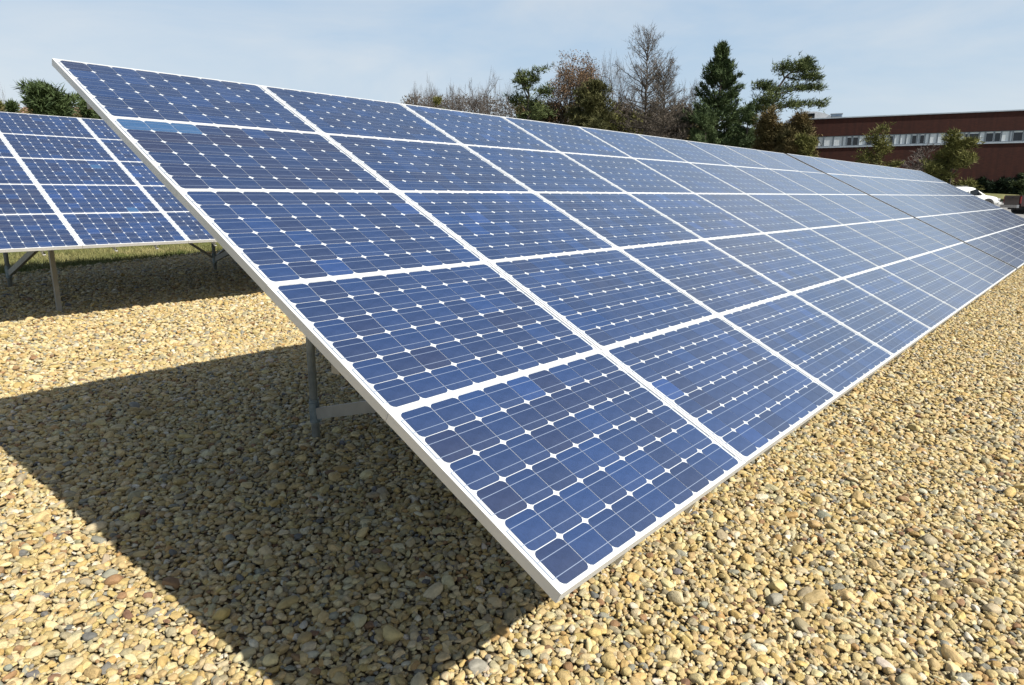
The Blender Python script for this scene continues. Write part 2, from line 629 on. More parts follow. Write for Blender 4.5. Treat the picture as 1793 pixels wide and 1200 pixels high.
def frame_mesh():
    b_ = MB()
    g = 0.0018
    x0, x1, y0, y1 = g, PW - g, -PH + 0.0007, -0.0007
    L = 0.011
    for (a, c) in (((x0, y1 - L, -DEPTH), (x1, y1, 0)), ((x0, y0, -DEPTH), (x1, y0 + L, 0)),
                   ((x0, y0 + L, -DEPTH), (x0 + L, y1 - L, 0)), ((x1 - L, y0 + L, -DEPTH), (x1, y1 - L, 0))):
        b_.box(a, c)
    # bottom flanges turned inward
    for (a, c) in (((x0 + 0.001, y1 - 0.03, -DEPTH - 0.002), (x1 - 0.001, y1 - 0.001, -DEPTH)), ((x0 + 0.001, y0 + 0.001, -DEPTH - 0.002), (x1 - 0.001, y0 + 0.03, -DEPTH))):
        b_.box(a, c)
    # dark gasket line between lip and glass
    q = x0 + L
    b_.box((q, y0 + L, -0.0035), (q + 0.0016, y1 - L, -0.0009), 1)
    b_.box((x1 - L - 0.0016, y0 + L, -0.0035), (x1 - L, y1 - L, -0.0009), 1)
    b_.box((q + 0.002, y0 + L, -0.0035), (x1 - L - 0.002, y0 + L + 0.0008, -0.0012), 1)
    return b_.mesh('panel_frame', [M_FRAME, M_GASKET])


def laminate_mesh():
    b_ = MB()
    e = 0.0125
    b_.box((e, -PH + e, -0.007), (PW - e, -e, -0.0022))
    b_.m[0] = 1
    me = b_.mesh('solar_panel', [M_BACK, M_REAR])
    return me


def ribbon_mesh():
    b_ = MB()
    z = -0.00105
    w = 0.0012
    for r in range(6):
        yc = -(MY + CP_Y * (r + 0.5))
        for s_ in (0.245, -0.255):
            y = yc + s_ * CH
            xa, xb = MX * 0.62, PW - MX * 0.62
            b_.add([(xa, y - w, z), (xb, y - w, z), (xb, y + w, z), (xa, y + w, z)], [(0, 1, 2, 3)])
    # end connectors, each joining the ribbons of three rows down one side
    for xx, segs in ((MX * 0.60, ((0, 1), (2, 3), (4, 5))), (PW - MX * 0.60, ((0, 0), (1, 2), (3, 4), (5, 5)))):
        for a, c in segs:
            ya = -(MY + CP_Y * (a + 0.5)) + 0.245 * CH
            yb = -(MY + CP_Y * (c + 0.5)) - 0.255 * CH
            b_.add([(xx - 0.0014, yb, z + 0.0001), (xx + 0.0014, yb, z + 0.0001), (xx + 0.0014, ya, z + 0.0001), (xx - 0.0014, ya, z + 0.0001)], [(0, 1, 2, 3)])
    return b_.mesh('bus_ribbon', M_RIBBON)


OUT = cell_outline(CW, CH)


def cell_mesh():
    b_ = MB()
    n_ = len(OUT)
    vs = [(x, y, 0.0) for x, y in OUT] + [(x, y, 0.0008) for x, y in OUT]
    fs = [tuple(range(n_, 2 * n_))]
    for i in range(n_):
        j = (i + 1) % n_
        fs.append((i, j, j + n_, i + n_))
    b_.add(vs, fs)
    return b_.mesh('solar_cell', M_CELL_O)


ME_FRAME, ME_LAM, ME_RIB, ME_CELL = frame_mesh(), laminate_mesh(), ribbon_mesh(), cell_mesh()
SHADE_RNG = random.Random(5)


def shade_value(i, row_bias):
    """most cells mid blue, some dark, a few bright"""
    q = SHADE_RNG.random()
    if q < 0.78:
        v = SHADE_RNG.gauss(0.40, 0.10)
    elif q < 0.965:
        v = SHADE_RNG.gauss(0.57, 0.07)
    elif q < 0.9995:
        v = SHADE_RNG.uniform(0.66, 0.78)
    else:
        v = SHADE_RNG.uniform(0.9, 1.0)
    return max(0.0, min(1.0, v + row_bias))


def build_array(name, origin, cols, label, single, group, ribbons=True, first=1.43, gap_shade=False):
    """origin: world position of the upper left corner of the glass plane"""
    ox, oy, oz = origin
    base = Vector((ox, oy, float(zg(ox, oy))))
    root = empty(name, base)
    tag(root, label, 'solar array', group)
    PM = plane_matrix((0, 0, oz - base.z))
    field = MB()
    shades = []
    for c in range(cols):
        for r in range(5):
            jit = Matrix.Translation((0, SHADE_RNG.uniform(-0.0008, 0.0008), SHADE_RNG.uniform(-0.0012, 0.0))) @ Matrix.Rotation(SHADE_RNG.gauss(0, 0.0001), 4, 'X') @ Matrix.Rotation(SHADE_RNG.gauss(0, 0.0001), 4, 'Y')
            pm = PM @ jit @ Matrix.Translation((c * PW, -r * PH, 0))
            p = link('solar_panel', ME_LAM, root, pm)
            link('panel_frame', ME_FRAME, p)
            if ribbons:
                link('bus_ribbon', ME_RIB, p)
            pb = SHADE_RNG.gauss(0.0, 0.05)
            for rr in range(6):
                rb = SHADE_RNG.gauss(pb, 0.05)
                for cc in range(9):
                    x = MX + CP_X * (cc + 0.5)
                    y = -(MY + CP_Y * (rr + 0.5))
                    sv = shade_value(0, rb)
                    if rr == 0 and r == 1 and c == 0 and cc < 3:
                        sv = 1.0
                    if (c, r) in single:
                        o = link('solar_cell', ME_CELL, p, Matrix.Translation((x, y, -0.0021)))
                        o['shade'] = sv
                    else:
                        q = jit @ Matrix.Translation((c * PW, -r * PH, 0))
                        field.add([q @ Vector((x + a, y + b2, -0.0013)) for a, b2 in OUT], [tuple(range(len(OUT)))])
                        shades.append(sv)
    me = field.mesh('solar_cells', M_CELL_G)
    a = me.attributes.new('shade', 'FLOAT', 'FACE')
    a.data.foreach_set('value', shades)
    f = link('solar_cells', me, root, PM)
    f['kind'] = 'stuff'
    # ---- carrying steel
    W = cols * PW
    if gap_shade:
        gs = MB()  # added bar, no real part: fills the gap with painted shade
        gs.box((-0.143, -5 * PH, -DEPTH), (-0.003, 0.0, -0.004))
        link('gap_shade_strip', gs.mesh('gap_shade_strip', M_GAP_SHADE), root, PM)
    for c in range(cols):
        for dx in (0.38, 0.86):
            rl = MB()
            x = c * PW + dx
            zt = -DEPTH - 0.0025
            rl.box((x - 0.0200, -5 * PH + 0.001, zt - 0.064), (x - 0.0165, 0.0, zt))
            rl.box((x - 0.0165, -5 * PH + 0.001, zt - 0.004), (x + 0.0130, 0.0, zt))
            rl.box((x - 0.0165, -5 * PH + 0.001, zt - 0.064), (x + 0.0130, 0.0, zt - 0.0605))
            link('mounting_rail', rl.mesh('mounting_rail', M_RAIL), root, PM)
    inv = Matrix.Translation(-base)

    def under(y, d):                                             # height under the glass plane at horizontal offset y
        return oz - base.z + y * ST / CT - d / CT
    y_r, y_f = -0.11, -2.39
    for y in (y_r, y_f):
        z = under(y, DEPTH + 0.11)
        bm_ = MB()
        bm_.beam((0.12, y, z), (W - 0.12, y, z), 0.05, 0.09)
        link('cross_beam', bm_.mesh('cross_beam', M_STRUT), root)
    xs_ = [first + 3.2 * i for i in range(int((W - first) / 3.2) + 1)]
    for i, x in enumerate(xs_):
        X, Yr, Yf = ox + x, oy + y_r, oy + y_f
        zr = float(zg(X, Yr)) - base.z
        zf = float(zg(X, Yf)) - base.z
        tr, tf = under(y_r, DEPTH + 0.155), under(y_f, DEPTH + 0.155)
        po = MB()
        po.tube([(x, y_r, zr - 0.2), (x, y_r, tr)], [0.031, 0.031], 16)
        rp_ = link('rear_post', po.mesh('rear_post', M_GALV, True), root)
        cl = MB()
        cl.tube([(x, y_r, zr + 0.14), (x, y_r, zr + 0.142), (x, y_r, zr + 0.30), (x, y_r, zr + 0.302)], [0.032, 0.040, 0.040, 0.032], 16)
        cl.tube([(x, y_r, zr + 0.302), (x, y_r, zr + 0.325)], [0.036, 0.036], 16)
        cl.box((x - 0.006, y_r - 0.085, zr + 0.17), (x + 0.006, y_r - 0.038, zr + 0.27))
        link('pipe_collar', cl.mesh('pipe_collar', M_COLLAR), rp_)
        fp = MB()
        s2 = 0.026
        fp.box((x - s2, y_f - 0.03, zf - 0.2), (x + s2, y_f - 0.026, tf))
        fp.box((x - s2, y_f - 0.026, zf - 0.2), (x - s2 + 0.004, y_f + 0.03, tf))
        fp.box((x + s2 - 0.004, y_f - 0.026, zf - 0.2), (x + s2, y_f + 0.03, tf))
        link('front_post', fp.mesh('front_post', M_STRUT), root)
        tb = MB()
        tb.beam((x + 0.01, y_r - 0.04, zr + 0.22), (x + 0.01, y_f + 0.035, zr + 0.22 + 0.28 * (y_r - y_f)), 0.045, 0.085)
        link('tie_strut', tb.mesh('tie_strut', M_STRUT), root)
        for s_ in (-1, 1):
            if i == 0 and s_ < 0 or i == len(xs_) - 1 and s_ > 0:
                continue
            if i == 0:
                continue
            br = MB()
            rise = (tr - 0.1) - (zr + 0.25)
            br.beam((x + s_ * 0.03, y_r + 0.02, zr + 0.25), (x + s_ * rise / 0.72, y_r + 0.02, zr + 0.25 + rise), 0.035, 0.06, up=(0, 1, 0))
            link('brace', br.mesh('brace', M_STRUT), root)
    return root


Z_MAIN = 2.59587
GAP = 0.15
build_array('solar_array', (0.0, 0.0, Z_MAIN), 9,
            'large tilted blue solar array in the foreground with white frames on gravel', {(0, 4), (1, 4), (0, 3), (0, 2), (0, 1)}, 'solar arrays on the gravel')
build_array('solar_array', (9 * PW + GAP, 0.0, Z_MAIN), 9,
            'far half of the foreground row, pale blue solar array beyond the dark gap', set(), 'solar arrays on the gravel', ribbons=False, gap_shade=True)
LX, LY, LZ = 2.62, 8.1296, 3.07987
build_array('solar_array', (LX - 2 * PW, LY, LZ), 9,
            'smaller looking blue solar array behind at the left with posts under it', {(1, 0), (1, 1), (1, 2), (1, 3), (1, 4)}, 'solar arrays on the gravel', first=1.22)

# ============================================================ vegetation
def leaf_mat(name, c0, c1, scale=0.8, rough=0.75, sub=0.0):
    m = noisy(name, c0, c1, scale, rough, spec=0.25, detail=5)
    return m


M_PINE = leaf_mat('pine_needles', (0.0400, 0.0600, 0.0192), (0.1200, 0.1440, 0.0480))
M_PINE_D = leaf_mat('dark_needles', (0.0280, 0.0480, 0.0176), (0.0800, 0.1120, 0.0384))
M_OLIVE = leaf_mat('olive_foliage', (0.0680, 0.0736, 0.0160), (0.1680, 0.1600, 0.0440))
M_BROWNLEAF = leaf_mat('brown_leaves', (0.1040, 0.0640, 0.0320), (0.2000, 0.1240, 0.0680))
M_MIXED = leaf_mat('bronzed_needles', (0.0480, 0.0496, 0.0144), (0.1520, 0.1040, 0.0400), 0.5)
M_BRONZE = leaf_mat('olive_needles', (0.0400, 0.0448, 0.0144), (0.1000, 0.0960, 0.0320), 0.6)
M_DEAD = leaf_mat('dead_twigs', (0.0600, 0.0480, 0.0360), (0.1360, 0.1120, 0.0840))
M_BARK = noisy('bark', (0.0440, 0.0360, 0.0288), (0.1120, 0.0920, 0.0720), 4, 0.9, bump=0.3, stretch=(1, 1, 0.3))
M_GREYBARK = noisy('grey_bark', (0.0560, 0.0464, 0.0400), (0.1200, 0.1000, 0.0840), 4, 0.9)
M_HEDGE = leaf_mat('hedge_leaves', (0.008, 0.017, 0.007), (0.022, 0.036, 0.014))


def tri_mesh(name, V, mat, extra=None):
    """V: (n,3,3) triangles"""
    n_ = len(V)
    me = bpy.data.meshes.new(name)
    me.vertices.add(n_ * 3)
    me.vertices.foreach_set('co', V.reshape(-1).astype(np.float32))
    me.loops.add(n_ * 3)
    me.loops.foreach_set('vertex_index', np.arange(n_ * 3, dtype=np.int32))
    me.polygons.add(n_)
    me.polygons.foreach_set('loop_start', np.arange(0, n_ * 3, 3, dtype=np.int32))
    me.materials.append(mat)
    me.update(calc_edges=True)
    return me


def unit(a):
    return a / np.maximum(np.linalg.norm(a, axis=-1, keepdims=True), 1e-9)


def blades(cent, dirs, rng, per=7, length=0.3, width=0.05, spread=0.55, jitter=0.12):
    """needle tufts: thin triangles fanning from each centre along its direction"""
    n_ = len(cent)
    c = np.repeat(cent, per, 0) + rng.normal(0, jitter, (n_ * per, 3))
    d = unit(np.repeat(dirs, per, 0) + rng.normal(0, spread, (n_ * per, 3)))
    s = unit(np.cross(d, rng.normal(0, 1, (n_ * per, 3))))
    L = length * rng.uniform(0.6, 1.3, (n_ * per, 1))
    w = width * rng.uniform(0.7, 1.3, (n_ * per, 1))
    return np.stack([c - s * w, c + s * w, c + d * L], 1)


def tubes(segs, n=3):
    """segs: list of (p0,r0,p1,r1) -> MB"""
    V = []
    p0 = np.array([s[0] for s in segs])
    r0 = np.array([s[1] for s in segs])[:, None]
    p1 = np.array([s[2] for s in segs])
    r1 = np.array([s[3] for s in segs])[:, None]
    d = unit(p1 - p0)
    q = unit(np.cross(d, np.array([0.31, 0.17, 0.93])))
    w = np.cross(d, q)
    out = []
    for k in range(n):
        a, b_ = 2 * math.pi * k / n, 2 * math.pi * (k + 1) / n
        A0 = p0 + (q * math.cos(a) + w * math.sin(a)) * r0
        B0 = p0 + (q * math.cos(b_) + w * math.sin(b_)) * r0
        A1 = p1 + (q * math.cos(a) + w * math.sin(a)) * r1
        B1 = p1 + (q * math.cos(b_) + w * math.sin(b_)) * r1
        out.append(np.stack([A0, B0, B1], 1))
        out.append(np.stack([A0, B1, A1], 1))
    return np.concatenate(out)


def limb(segs, p, d, L, r, rng, n=4, bend=0.18, lift=0.0):
    pts = [np.array(p, float)]
    d = np.array(d, float)
    for i in range(n):
        d = unit(d + rng.normal(0, bend, 3) + np.array([0, 0, lift]))
        q = pts[-1] + d * L / n
        segs.append((pts[-1], r * (1 - i / n * 0.8), q, r * (1 - (i + 1) / n * 0.8)))
        pts.append(q)
    return pts, d


def finish_tree(name, loc, trunk_v, crown_v, tm, cm, label, cat='tree', group=None, rz=0.0):
    root = empty(name, loc, rz)
    tag(root, label, cat, group)
    if trunk_v is not None and len(trunk_v):
        link('trunk', tri_mesh('trunk', trunk_v, tm), root)
    if crown_v is not None and len(crown_v):
        link('crown', tri_mesh('crown', crown_v, cm), root)
    return root


def conifer(loc, H, R, seed, label, mat, group, prof=None, step=0.55, nb=6, tuft=0.34, per=7, gap=0.12, lift=0.05, droop=0.15,
            base=0.12, lv=(0.45, 1.30), name='conifer_tree', width=0.045, wind=(0, 0), sparse=1.0, bark=None, dens=1.0):
    rng = np.random.default_rng(seed)
    prof = prof or (lambda t: (1 - t) ** 0.8)
    segs = []
    tp = [np.zeros(3)]
    for i in range(8):
        tp.append(np.array([wind[0] * ((i + 1) / 8) ** 2 + rng.normal(0, 0.06), wind[1] * ((i + 1) / 8) ** 2 + rng.normal(0, 0.06), H * (i + 1) / 8]))
    r0 = H * 0.016
    for i in range(8):
        segs.append((tp[i], r0 * (1 - i / 8.5), tp[i + 1], r0 * (1 - (i + 1) / 8.5)))
    C, D = [], []
    z = H * base
    ang = rng.uniform(0, 6)
    while z < H * 0.985:
        t = z / H
        i = min(7, int(t * 8))
        f = t * 8 - i
        c0 = tp[i] * (1 - f) + tp[i + 1] * f
        L0 = R * prof((t - base) / (1 - base))
        for k in range(nb):
            if rng.random() < gap:
                continue
            ang += 2 * math.pi / nb + rng.normal(0, 0.35)
            L = L0 * rng.uniform(*lv) + 0.15
            el = -droop + (0.9 + droop) * t ** 1.5 + rng.normal(0, 0.12)
            d = np.array([math.cos(ang) * math.cos(el) + wind[0] * 0.03, math.sin(ang) * math.cos(el) + wind[1] * 0.03, math.sin(el)])
            pts, _ = limb(segs, c0, d, L, max(0.02, L * 0.018), rng, 4, 0.10, lift)
            m = max(2, int(L / tuft * 2.6 * dens))
            for q in range(m):
                s = 0.22 + 0.80 * rng.random() ** 0.7
                s = min(s, 0.999)
                j = int(s * 4)
                ff = s * 4 - j
                p = pts[j] * (1 - ff) + pts[j + 1] * ff
                dd = unit(pts[j + 1] - pts[j])
                side = unit(np.cross(dd, [0, 0, 1])) * rng.normal(0, 0.16) * L * (1.15 - s * 0.6)
                C.append(p + side + np.array([0, 0, rng.normal(0.03, 0.06)]))
                D.append(unit(dd + side * 0.8 / max(L * 0.2, 0.1) + np.array([0, 0, 0.35])))
        z += step * rng.uniform(0.7, 1.25) * (0.6 + 0.6 * (1 - t))
    C, D = np.array(C), np.array(D)
    cv = blades(C, D, rng, per, tuft, width, 0.55, 0.10)
    return finish_tree(name, loc, tubes(segs, 4), cv, bark or M_BARK, mat, label, group=group)


def grow(segs, p, d, L, r, lev, rng, spread, up, ends):
    n_ = 3
    pts, dd = limb(segs, p, d, L, r, rng, n_, 0.13, up)
    if lev == 0:
        ends.append(pts[-1])
        return
    k = 3 if lev == 1 else 4
    for i in range(k):
        s = rng.uniform(0.35, 1.0) if i else 1.0
        j = min(n_ - 1, int(s * n_))
        f = s * n_ - j
        q = pts[j] * (1 - f) + pts[j + 1] * f
        nd = unit(dd + rng.normal(0, spread, 3))
        grow(segs, q, nd, L * rng.uniform(0.58, 0.80), max(0.017, r * 0.55), lev - 1, rng, spread, up, ends)


def bare_tree(loc, H, W, seed, label, group, mat=None, leaves=None, levels=5, up=0.10, spread=0.42, name='bare_tree', leafn=0, leafsize=0.16):
    rng = np.random.default_rng(seed)
    segs, ends = [], []
    grow(segs, (0, 0, 0), (0, 0, 1), H * 0.30, H * 0.016, levels, rng, spread, up, ends)
    V = tubes(segs, 3)
    zmax = np.percentile(V[..., 2], 98.5)
    xy = np.percentile(np.abs(V[..., :2]), 98)
    V = V * np.array([W / xy, W / xy, H / zmax])
    cv = None
    thr = H * 0.35
    low = V[:, :, 2].mean(1) < thr
    if leaves is not None:
        E_ = np.array(ends) * np.array([W / xy, W / xy, H / zmax])
        E_ = E_[rng.random(len(E_)) < 0.8]
        lv = blades(E_, unit(rng.normal(0, 1, E_.shape)), rng, leafn, leafsize, leafsize * 0.45, 1.0, 0.22)
        return finish_tree(name, loc, V, lv, mat or M_BARK, leaves, label, group=group)
    root = finish_tree(name, loc, V[low], V[~low], mat or M_GREYBARK, mat or M_GREYBARK, label, group=group)
    return root


def clump_tree(loc, H, R, seed, label, mat, group, limbs=9, name='pine_tree', flat=0.55, bark=None, base=0.25, per=8, tufts=90, size=0.30, wind=(0, 0)):
    """open crowned tree: rising limbs that each end in flattened foliage pads"""
    rng = np.random.default_rng(seed)
    segs, C, D = [], [], []
    tp = [np.zeros(3)]
    for i in range(5):
        tp.append(tp[-1] + np.array([rng.normal(0, 0.08) * H * 0.1 + wind[0] * 0.2, rng.normal(0, 0.08) * H * 0.1 + wind[1] * 0.2, H * 0.17]))
    for i in range(5):
        segs.append((tp[i], H * 0.020 * (1 - i * 0.15), tp[i + 1], H * 0.020 * (0.85 - i * 0.15)))
    for k in range(limbs):
        s = base + (1 - base) * (k + 0.5) / limbs
        i = min(4, int(s * 5))
        p = tp[i] * (1 - (s * 5 - i)) + tp[i + 1] * (s * 5 - i)
        an = k * 2.4 + rng.normal(0, 0.4)
        el = rng.uniform(0.15, 0.55) + s * 0.75
        L = R * rng.uniform(0.75, 1.1) * (1.05 - 0.35 * s)
        d = np.array([math.cos(an) * math.cos(el) + wind[0] * 0.1, math.sin(an) * math.cos(el) + wind[1] * 0.1, math.sin(el)])
        pts, dd = limb(segs, p, d, L, H * 0.008, rng, 4, 0.12, -0.03)
        for sub in range(6):
            j = rng.integers(1, 5)
            q, _ = limb(segs, pts[j], unit(dd + rng.normal(0, 0.75, 3)), L * rng.uniform(0.25, 0.62), H * 0.003, rng, 2, 0.1, 0.05)
            for c0 in (q[-1], q[1]):
                m = tufts // 8
                rr = R * rng.uniform(0.14, 0.24)
                g_ = rng.normal(0, 0.55, (m, 3)) * np.array([rr, rr, rr * flat])
                C.append(c0 + g_)
                D.append(unit(g_ * 1.2 / rr + np.array([0, 0, 0.7])))
        m = tufts // 6
        rr = R * 0.22
        g_ = rng.normal(0, 0.55, (m, 3)) * np.array([rr, rr, rr * flat])
        C.append(pts[-1] + g_)
        D.append(unit(g_ * 1.2 / rr + np.array([0, 0, 0.7])))
    C, D = np.concatenate(C), np.concatenate(D)
    cv = blades(C, D, rng, per, size * 1.15, size * 0.11, 0.55, 0.10)
    V = tubes(segs, 4)
    zm = max(np.percentile(cv[..., 2], 99.3), 0.1)
    cv[..., 2] *= H / zm
    V[..., 2] *= H / zm
    return finish_tree(name, loc, V, cv, bark or M_BARK, mat, label, group=group)


def place(u0, u1, vtop, D):
    """location, height and half-width for a tree seen between columns u0 and u1 with its tip at row vtop"""
    uc = (u0 + u1) / 2
    p = at(uc, D)
    a, b_ = ray(u0, 200), ray(u1, 200)
    Wd = abs(math.atan2(a.y, a.x) - math.atan2(b_.y, b_.x)) * D
    return p, zpix(uc, vtop, D) - p.z, Wd / 2


GT = 'trees beyond the arrays'
# -- left of the foreground array
p, H, R = place(48, 165, 145, 60)
clump_tree(p, H * 0.97, R * 1.12, 3, 'broad dark green pine with an open rounded crown above the left solar array', M_PINE_D, GT, limbs=16, tufts=120, size=0.42, base=0.2)
p, H, R = place(145, 205, 168, 66)
clump_tree(p, H, R, 4, 'smaller dark pine half hidden behind the raised corner of the foreground array', M_PINE_D, GT, limbs=9, tufts=90, size=0.38)
p, H, R = place(28, 62, 181, 72)
clump_tree(p, H, R, 5, 'low dark evergreen bush just left of the broad pine', M_PINE_D, GT, limbs=8, tufts=90, base=0.1)
p, H, R = place(-20, 34, 178, 88)
clump_tree(p, H, R, 6, 'olive green tree at the left edge above the solar panels', M_OLIVE, GT, limbs=9, tufts=110, size=0.4, base=0.1, name='olive_tree')
p, H, R = place(22, 50, 166, 105)
bare_tree(p, H, R, 7, 'faint bare tree behind the bushes at the far left', GT)
# -- bare thicket beyond the top edge
bt = [(712, 752, 164), (735, 776, 160), (756, 800, 163), (778, 816, 161), (806, 858, 144), (842, 884, 158), (866, 905, 163)]
bl = ['leftmost bare tree of the low thicket above the array edge', 'second bare tree from the left in the low grey thicket',
      'bare tree behind the small evergreen in the thicket', 'bare tree just left of the tallest one in the low thicket',
      'tallest bare tree of the low grey thicket left of the green pine', 'bare tree between the tallest thicket tree and the green pine',
      'last bare tree of the thicket, behind the edge of the green pine']
for i, ((a, c, v), l) in enumerate(zip(bt, bl)):
    p, H, R = place(a, c, v, 98 + (i * 37 % 11))
    bare_tree(p, H * 1.06, R * 1.3, 20 + i, l, GT, up=0.16)
for i, (a, c, v, l) in enumerate([(722, 765, 169, 'bushy bare tree in front of the leftmost thicket trees'), (790, 832, 167, 'bushy bare tree in front of the middle of the thicket'),
                                  (1015, 1062, 112, 'upright bare tree rising behind the dense olive evergreen'), (1040, 1096, 110, 'bare tree left of the tall dead conifer'), (1062, 1120, 128, 'bare tree behind the left side of the tall dead conifer'),
                                  (1160, 1212, 150, 'low bare tree between the dead conifers and the green spruce'), (1088, 1150, 140, 'bare tree behind the gap between the two dead conifers')]):
    p, H, R = place(a, c, v, 94)
    bare_tree(p, H * 1.03, R * 1.45, 40 + i, l, GT, up=0.03, spread=0.55)
p, H, R = place(755, 785, 170, 92)
clump_tree(p, H, R, 9, 'small rounded evergreen among the bare thicket', M_OLIVE, GT, limbs=7, base=0.1, tufts=70, name='evergreen_tree')
p, H, R = place(884, 968, 122, 80)
clump_tree(p, H, R * 1.1, 10, 'light green spreading pine at the left end of the tall trees', M_PINE, GT, limbs=14, tufts=50, size=0.42, base=0.2)
p, H, R = place(928, 1036, 104, 84)
bare_tree(p, H * 0.95, R * 1.15, 50, 'tree with sparse reddish brown dead leaves behind the green pine', GT, mat=M_BARK, leaves=M_BROWNLEAF, leafn=12, leafsize=0.15, name='brown_leaf_tree')
p, H, R = place(975, 1045, 118, 88)
bare_tree(p, H, R * 1.1, 51, 'smaller brown leaved tree rising behind the dense olive evergreen', GT, mat=M_BARK, leaves=M_BROWNLEAF, leafn=9, leafsize=0.15, name='brown_leaf_tree')
p, H, R = place(980, 1076, 146, 74)
clump_tree(p, H, R, 12, 'dense olive green evergreen with a flat top in front of the brown trees', M_BRONZE, GT, limbs=16, tufts=130, size=0.40, base=0.1, name='evergreen_tree')
p, H, R = place(1060, 1188, 68, 78)
conifer(p, H, R * 1.45, 13, 'tall dead conifer with bare grey branches, the highest of all the trees', M_DEAD, GT, prof=lambda t: 0.25 + 0.75 * (1 - t) ** 0.7 if t < 0.97 else 0.2,
        step=0.55, nb=5, tuft=0.55, per=3, width=0.018, gap=0.15, lift=0.07, droop=0.05, name='dead_conifer', bark=M_BARK, dens=1.0)
p, H, R = place(1106, 1203, 126, 73)
conifer(p, H, R * 1.4, 14, 'shorter dead conifer with a fine web of twigs left of the big green spruce', M_DEAD, GT, prof=lambda t: 0.3 + 0.7 * (1 - t) ** 0.6,
        step=0.42, nb=6, tuft=0.45, per=4, width=0.018, gap=0.1, lift=0.06, droop=0.0, name='dead_conifer', bark=M_BARK, dens=1.2)
p, H, R = place(1190, 1308, 82, 75)
conifer(p, H, R * 1.15, 15, 'big dense green spruce standing clear against the sky', M_PINE_D, GT, prof=lambda t: (1 - t) ** 0.72 * (1 + 0.20 * math.sin(t * 21)),
        step=0.52, nb=8, tuft=0.42, per=8, gap=0.14, lift=0.10, droop=0.0, width=0.050, lv=(0.6, 1.3), name='spruce_tree', dens=1.5)
p, H, R = place(1195, 1262, 196, 70)
clump_tree(p, H, R, 16, 'low dark evergreen at the left foot of the big spruce', M_PINE_D, GT, limbs=9, base=0.1, tufts=110, name='evergreen_tree')
p, H, R = place(1268, 1330, 190, 71)
clump_tree(p, H, R, 17, 'low green bushy evergreen at the right foot of the big spruce', M_PINE_D, GT, limbs=9, base=0.1, tufts=110, name='evergreen_tree')
p, H, R = place(1298, 1372, 198, 68)
clump_tree(p, H, R, 18, 'bronze green bushy conifer below the wind swept pine', M_MIXED, GT, limbs=13, base=0.05, tufts=150, name='evergreen_tree', flat=0.8)
p, H, R = place(1345, 1418, 203, 66)
clump_tree(p, H, R, 19, 'olive and brown bushy conifer overlapping the left end of the brick building', M_MIXED, GT, limbs=13, base=0.05, tufts=150, name='evergreen_tree', flat=0.8)
p, H, R = place(1375, 1432, 238, 65)
clump_tree(p, H, R, 60, 'low yellow green conifer under the first office windows', M_OLIVE, GT, limbs=10, base=0.05, tufts=110, name='evergreen_tree', flat=0.8)


def windswept():
    D = 78
    p, H, R = place(1310, 1424, 105, D)
    base_u = 1342
    p = at(base_u, D)
    right = Vector((AX_R.x, AX_R.y, 0)).normalized()
    fwd = Vector((-right.y, right.x, 0))
    m_px = D / F_PX * 1.0

    def W3(u, v, dep=0.0):
        uu = (u - base_u)
        r_ = ray(u, v)
        z = CAM.z + r_.z * D - p.z
        q = right * (uu * m_px * 0.96) + fwd * dep
        return np.array([q.x, q.y, z])
    rng = np.random.default_rng(77)
    segs, C, Dd = [], [], []
    tr = [W3(1342, 345), W3(1341, 250), W3(1340, 190), W3(1345, 160), W3(1358, 135), W3(1375, 118), W3(1395, 106)]
    rr = [0.22, 0.20, 0.16, 0.13, 0.10, 0.07, 0.03]
    for i in range(6):
        segs.append((tr[i], rr[i], tr[i + 1], rr[i + 1]))
    lim = [([(1341, 192), (1360, 188), (1390, 182), (1428, 182)], 15, 3.4, 0.42), ([(1345, 166), (1372, 158), (1400, 152), (1416, 153)], 12, 2.6, 0.42),
           ([(1358, 135), (1378, 138), (1398, 134), (1408, 140)], 11, 2.6, 0.5), ([(1365, 128), (1380, 124), (1392, 118), (1404, 122)], 10, 2.5, 0.5),
           ([(1375, 118), (1385, 112), (1394, 106)], 7, 2.2, 0.5), ([(1358, 135), (1352, 122), (1360, 114)], 8, 2.2, 0.6),
           ([(1343, 165), (1330, 158), (1314, 150)], 10, 2.6, 0.5), ([(1341, 190), (1328, 182), (1317, 172)], 9, 2.4, 0.5),
           ([(1341, 200), (1320, 192), (1312, 196)], 10, 2.6, 0.6), ([(1344, 180), (1352, 172), (1350, 150)], 8, 2.0, 0.9)]
    for pts, npad, dep, sz in [(a_, int(b_ * 0.9), c_, d_ * 0.8) for a_, b_, c_, d_ in lim]:
        d0 = rng.uniform(-1, 1) * 0.5
        P3 = [W3(u, v, d0 + rng.uniform(-0.5, 0.5) * i * 0.7) for i, (u, v) in enumerate(pts)]
        for i in range(len(P3) - 1):
            segs.append((P3[i], 0.08 * (1 - i * 0.22), P3[i + 1], 0.08 * (1 - (i + 1) * 0.22)))
        for k in range(npad):
            s = 0.25 + 0.75 * (k + 0.5) / npad
            s *= (len(P3) - 1)
            i = min(len(P3) - 2, int(s))
            c0 = P3[i] * (1 - (s - i)) + P3[i + 1] * (s - i)
            g_ = rng.normal(0, 1, (20, 3)) * np.array([sz * 0.75, sz * 0.9, sz * 0.45])
            C.append(c0 + g_ + np.array([0, rng.normal(0, 0.35), 0.12]))
            Dd.append(unit(g_ + np.array([right.x * 0.5, right.y * 0.5, 0.5])))
    C, Dd = np.concatenate(C), np.concatenate(Dd)
    cv = blades(C, Dd, rng, 6, 0.40, 0.038, 0.55, 0.10)
    finish_tree('windswept_pine', p, tubes(segs, 5), cv, M_BARK, M_PINE, 'ragged wind swept pine with long limbs reaching right over the building roof', group=GT)


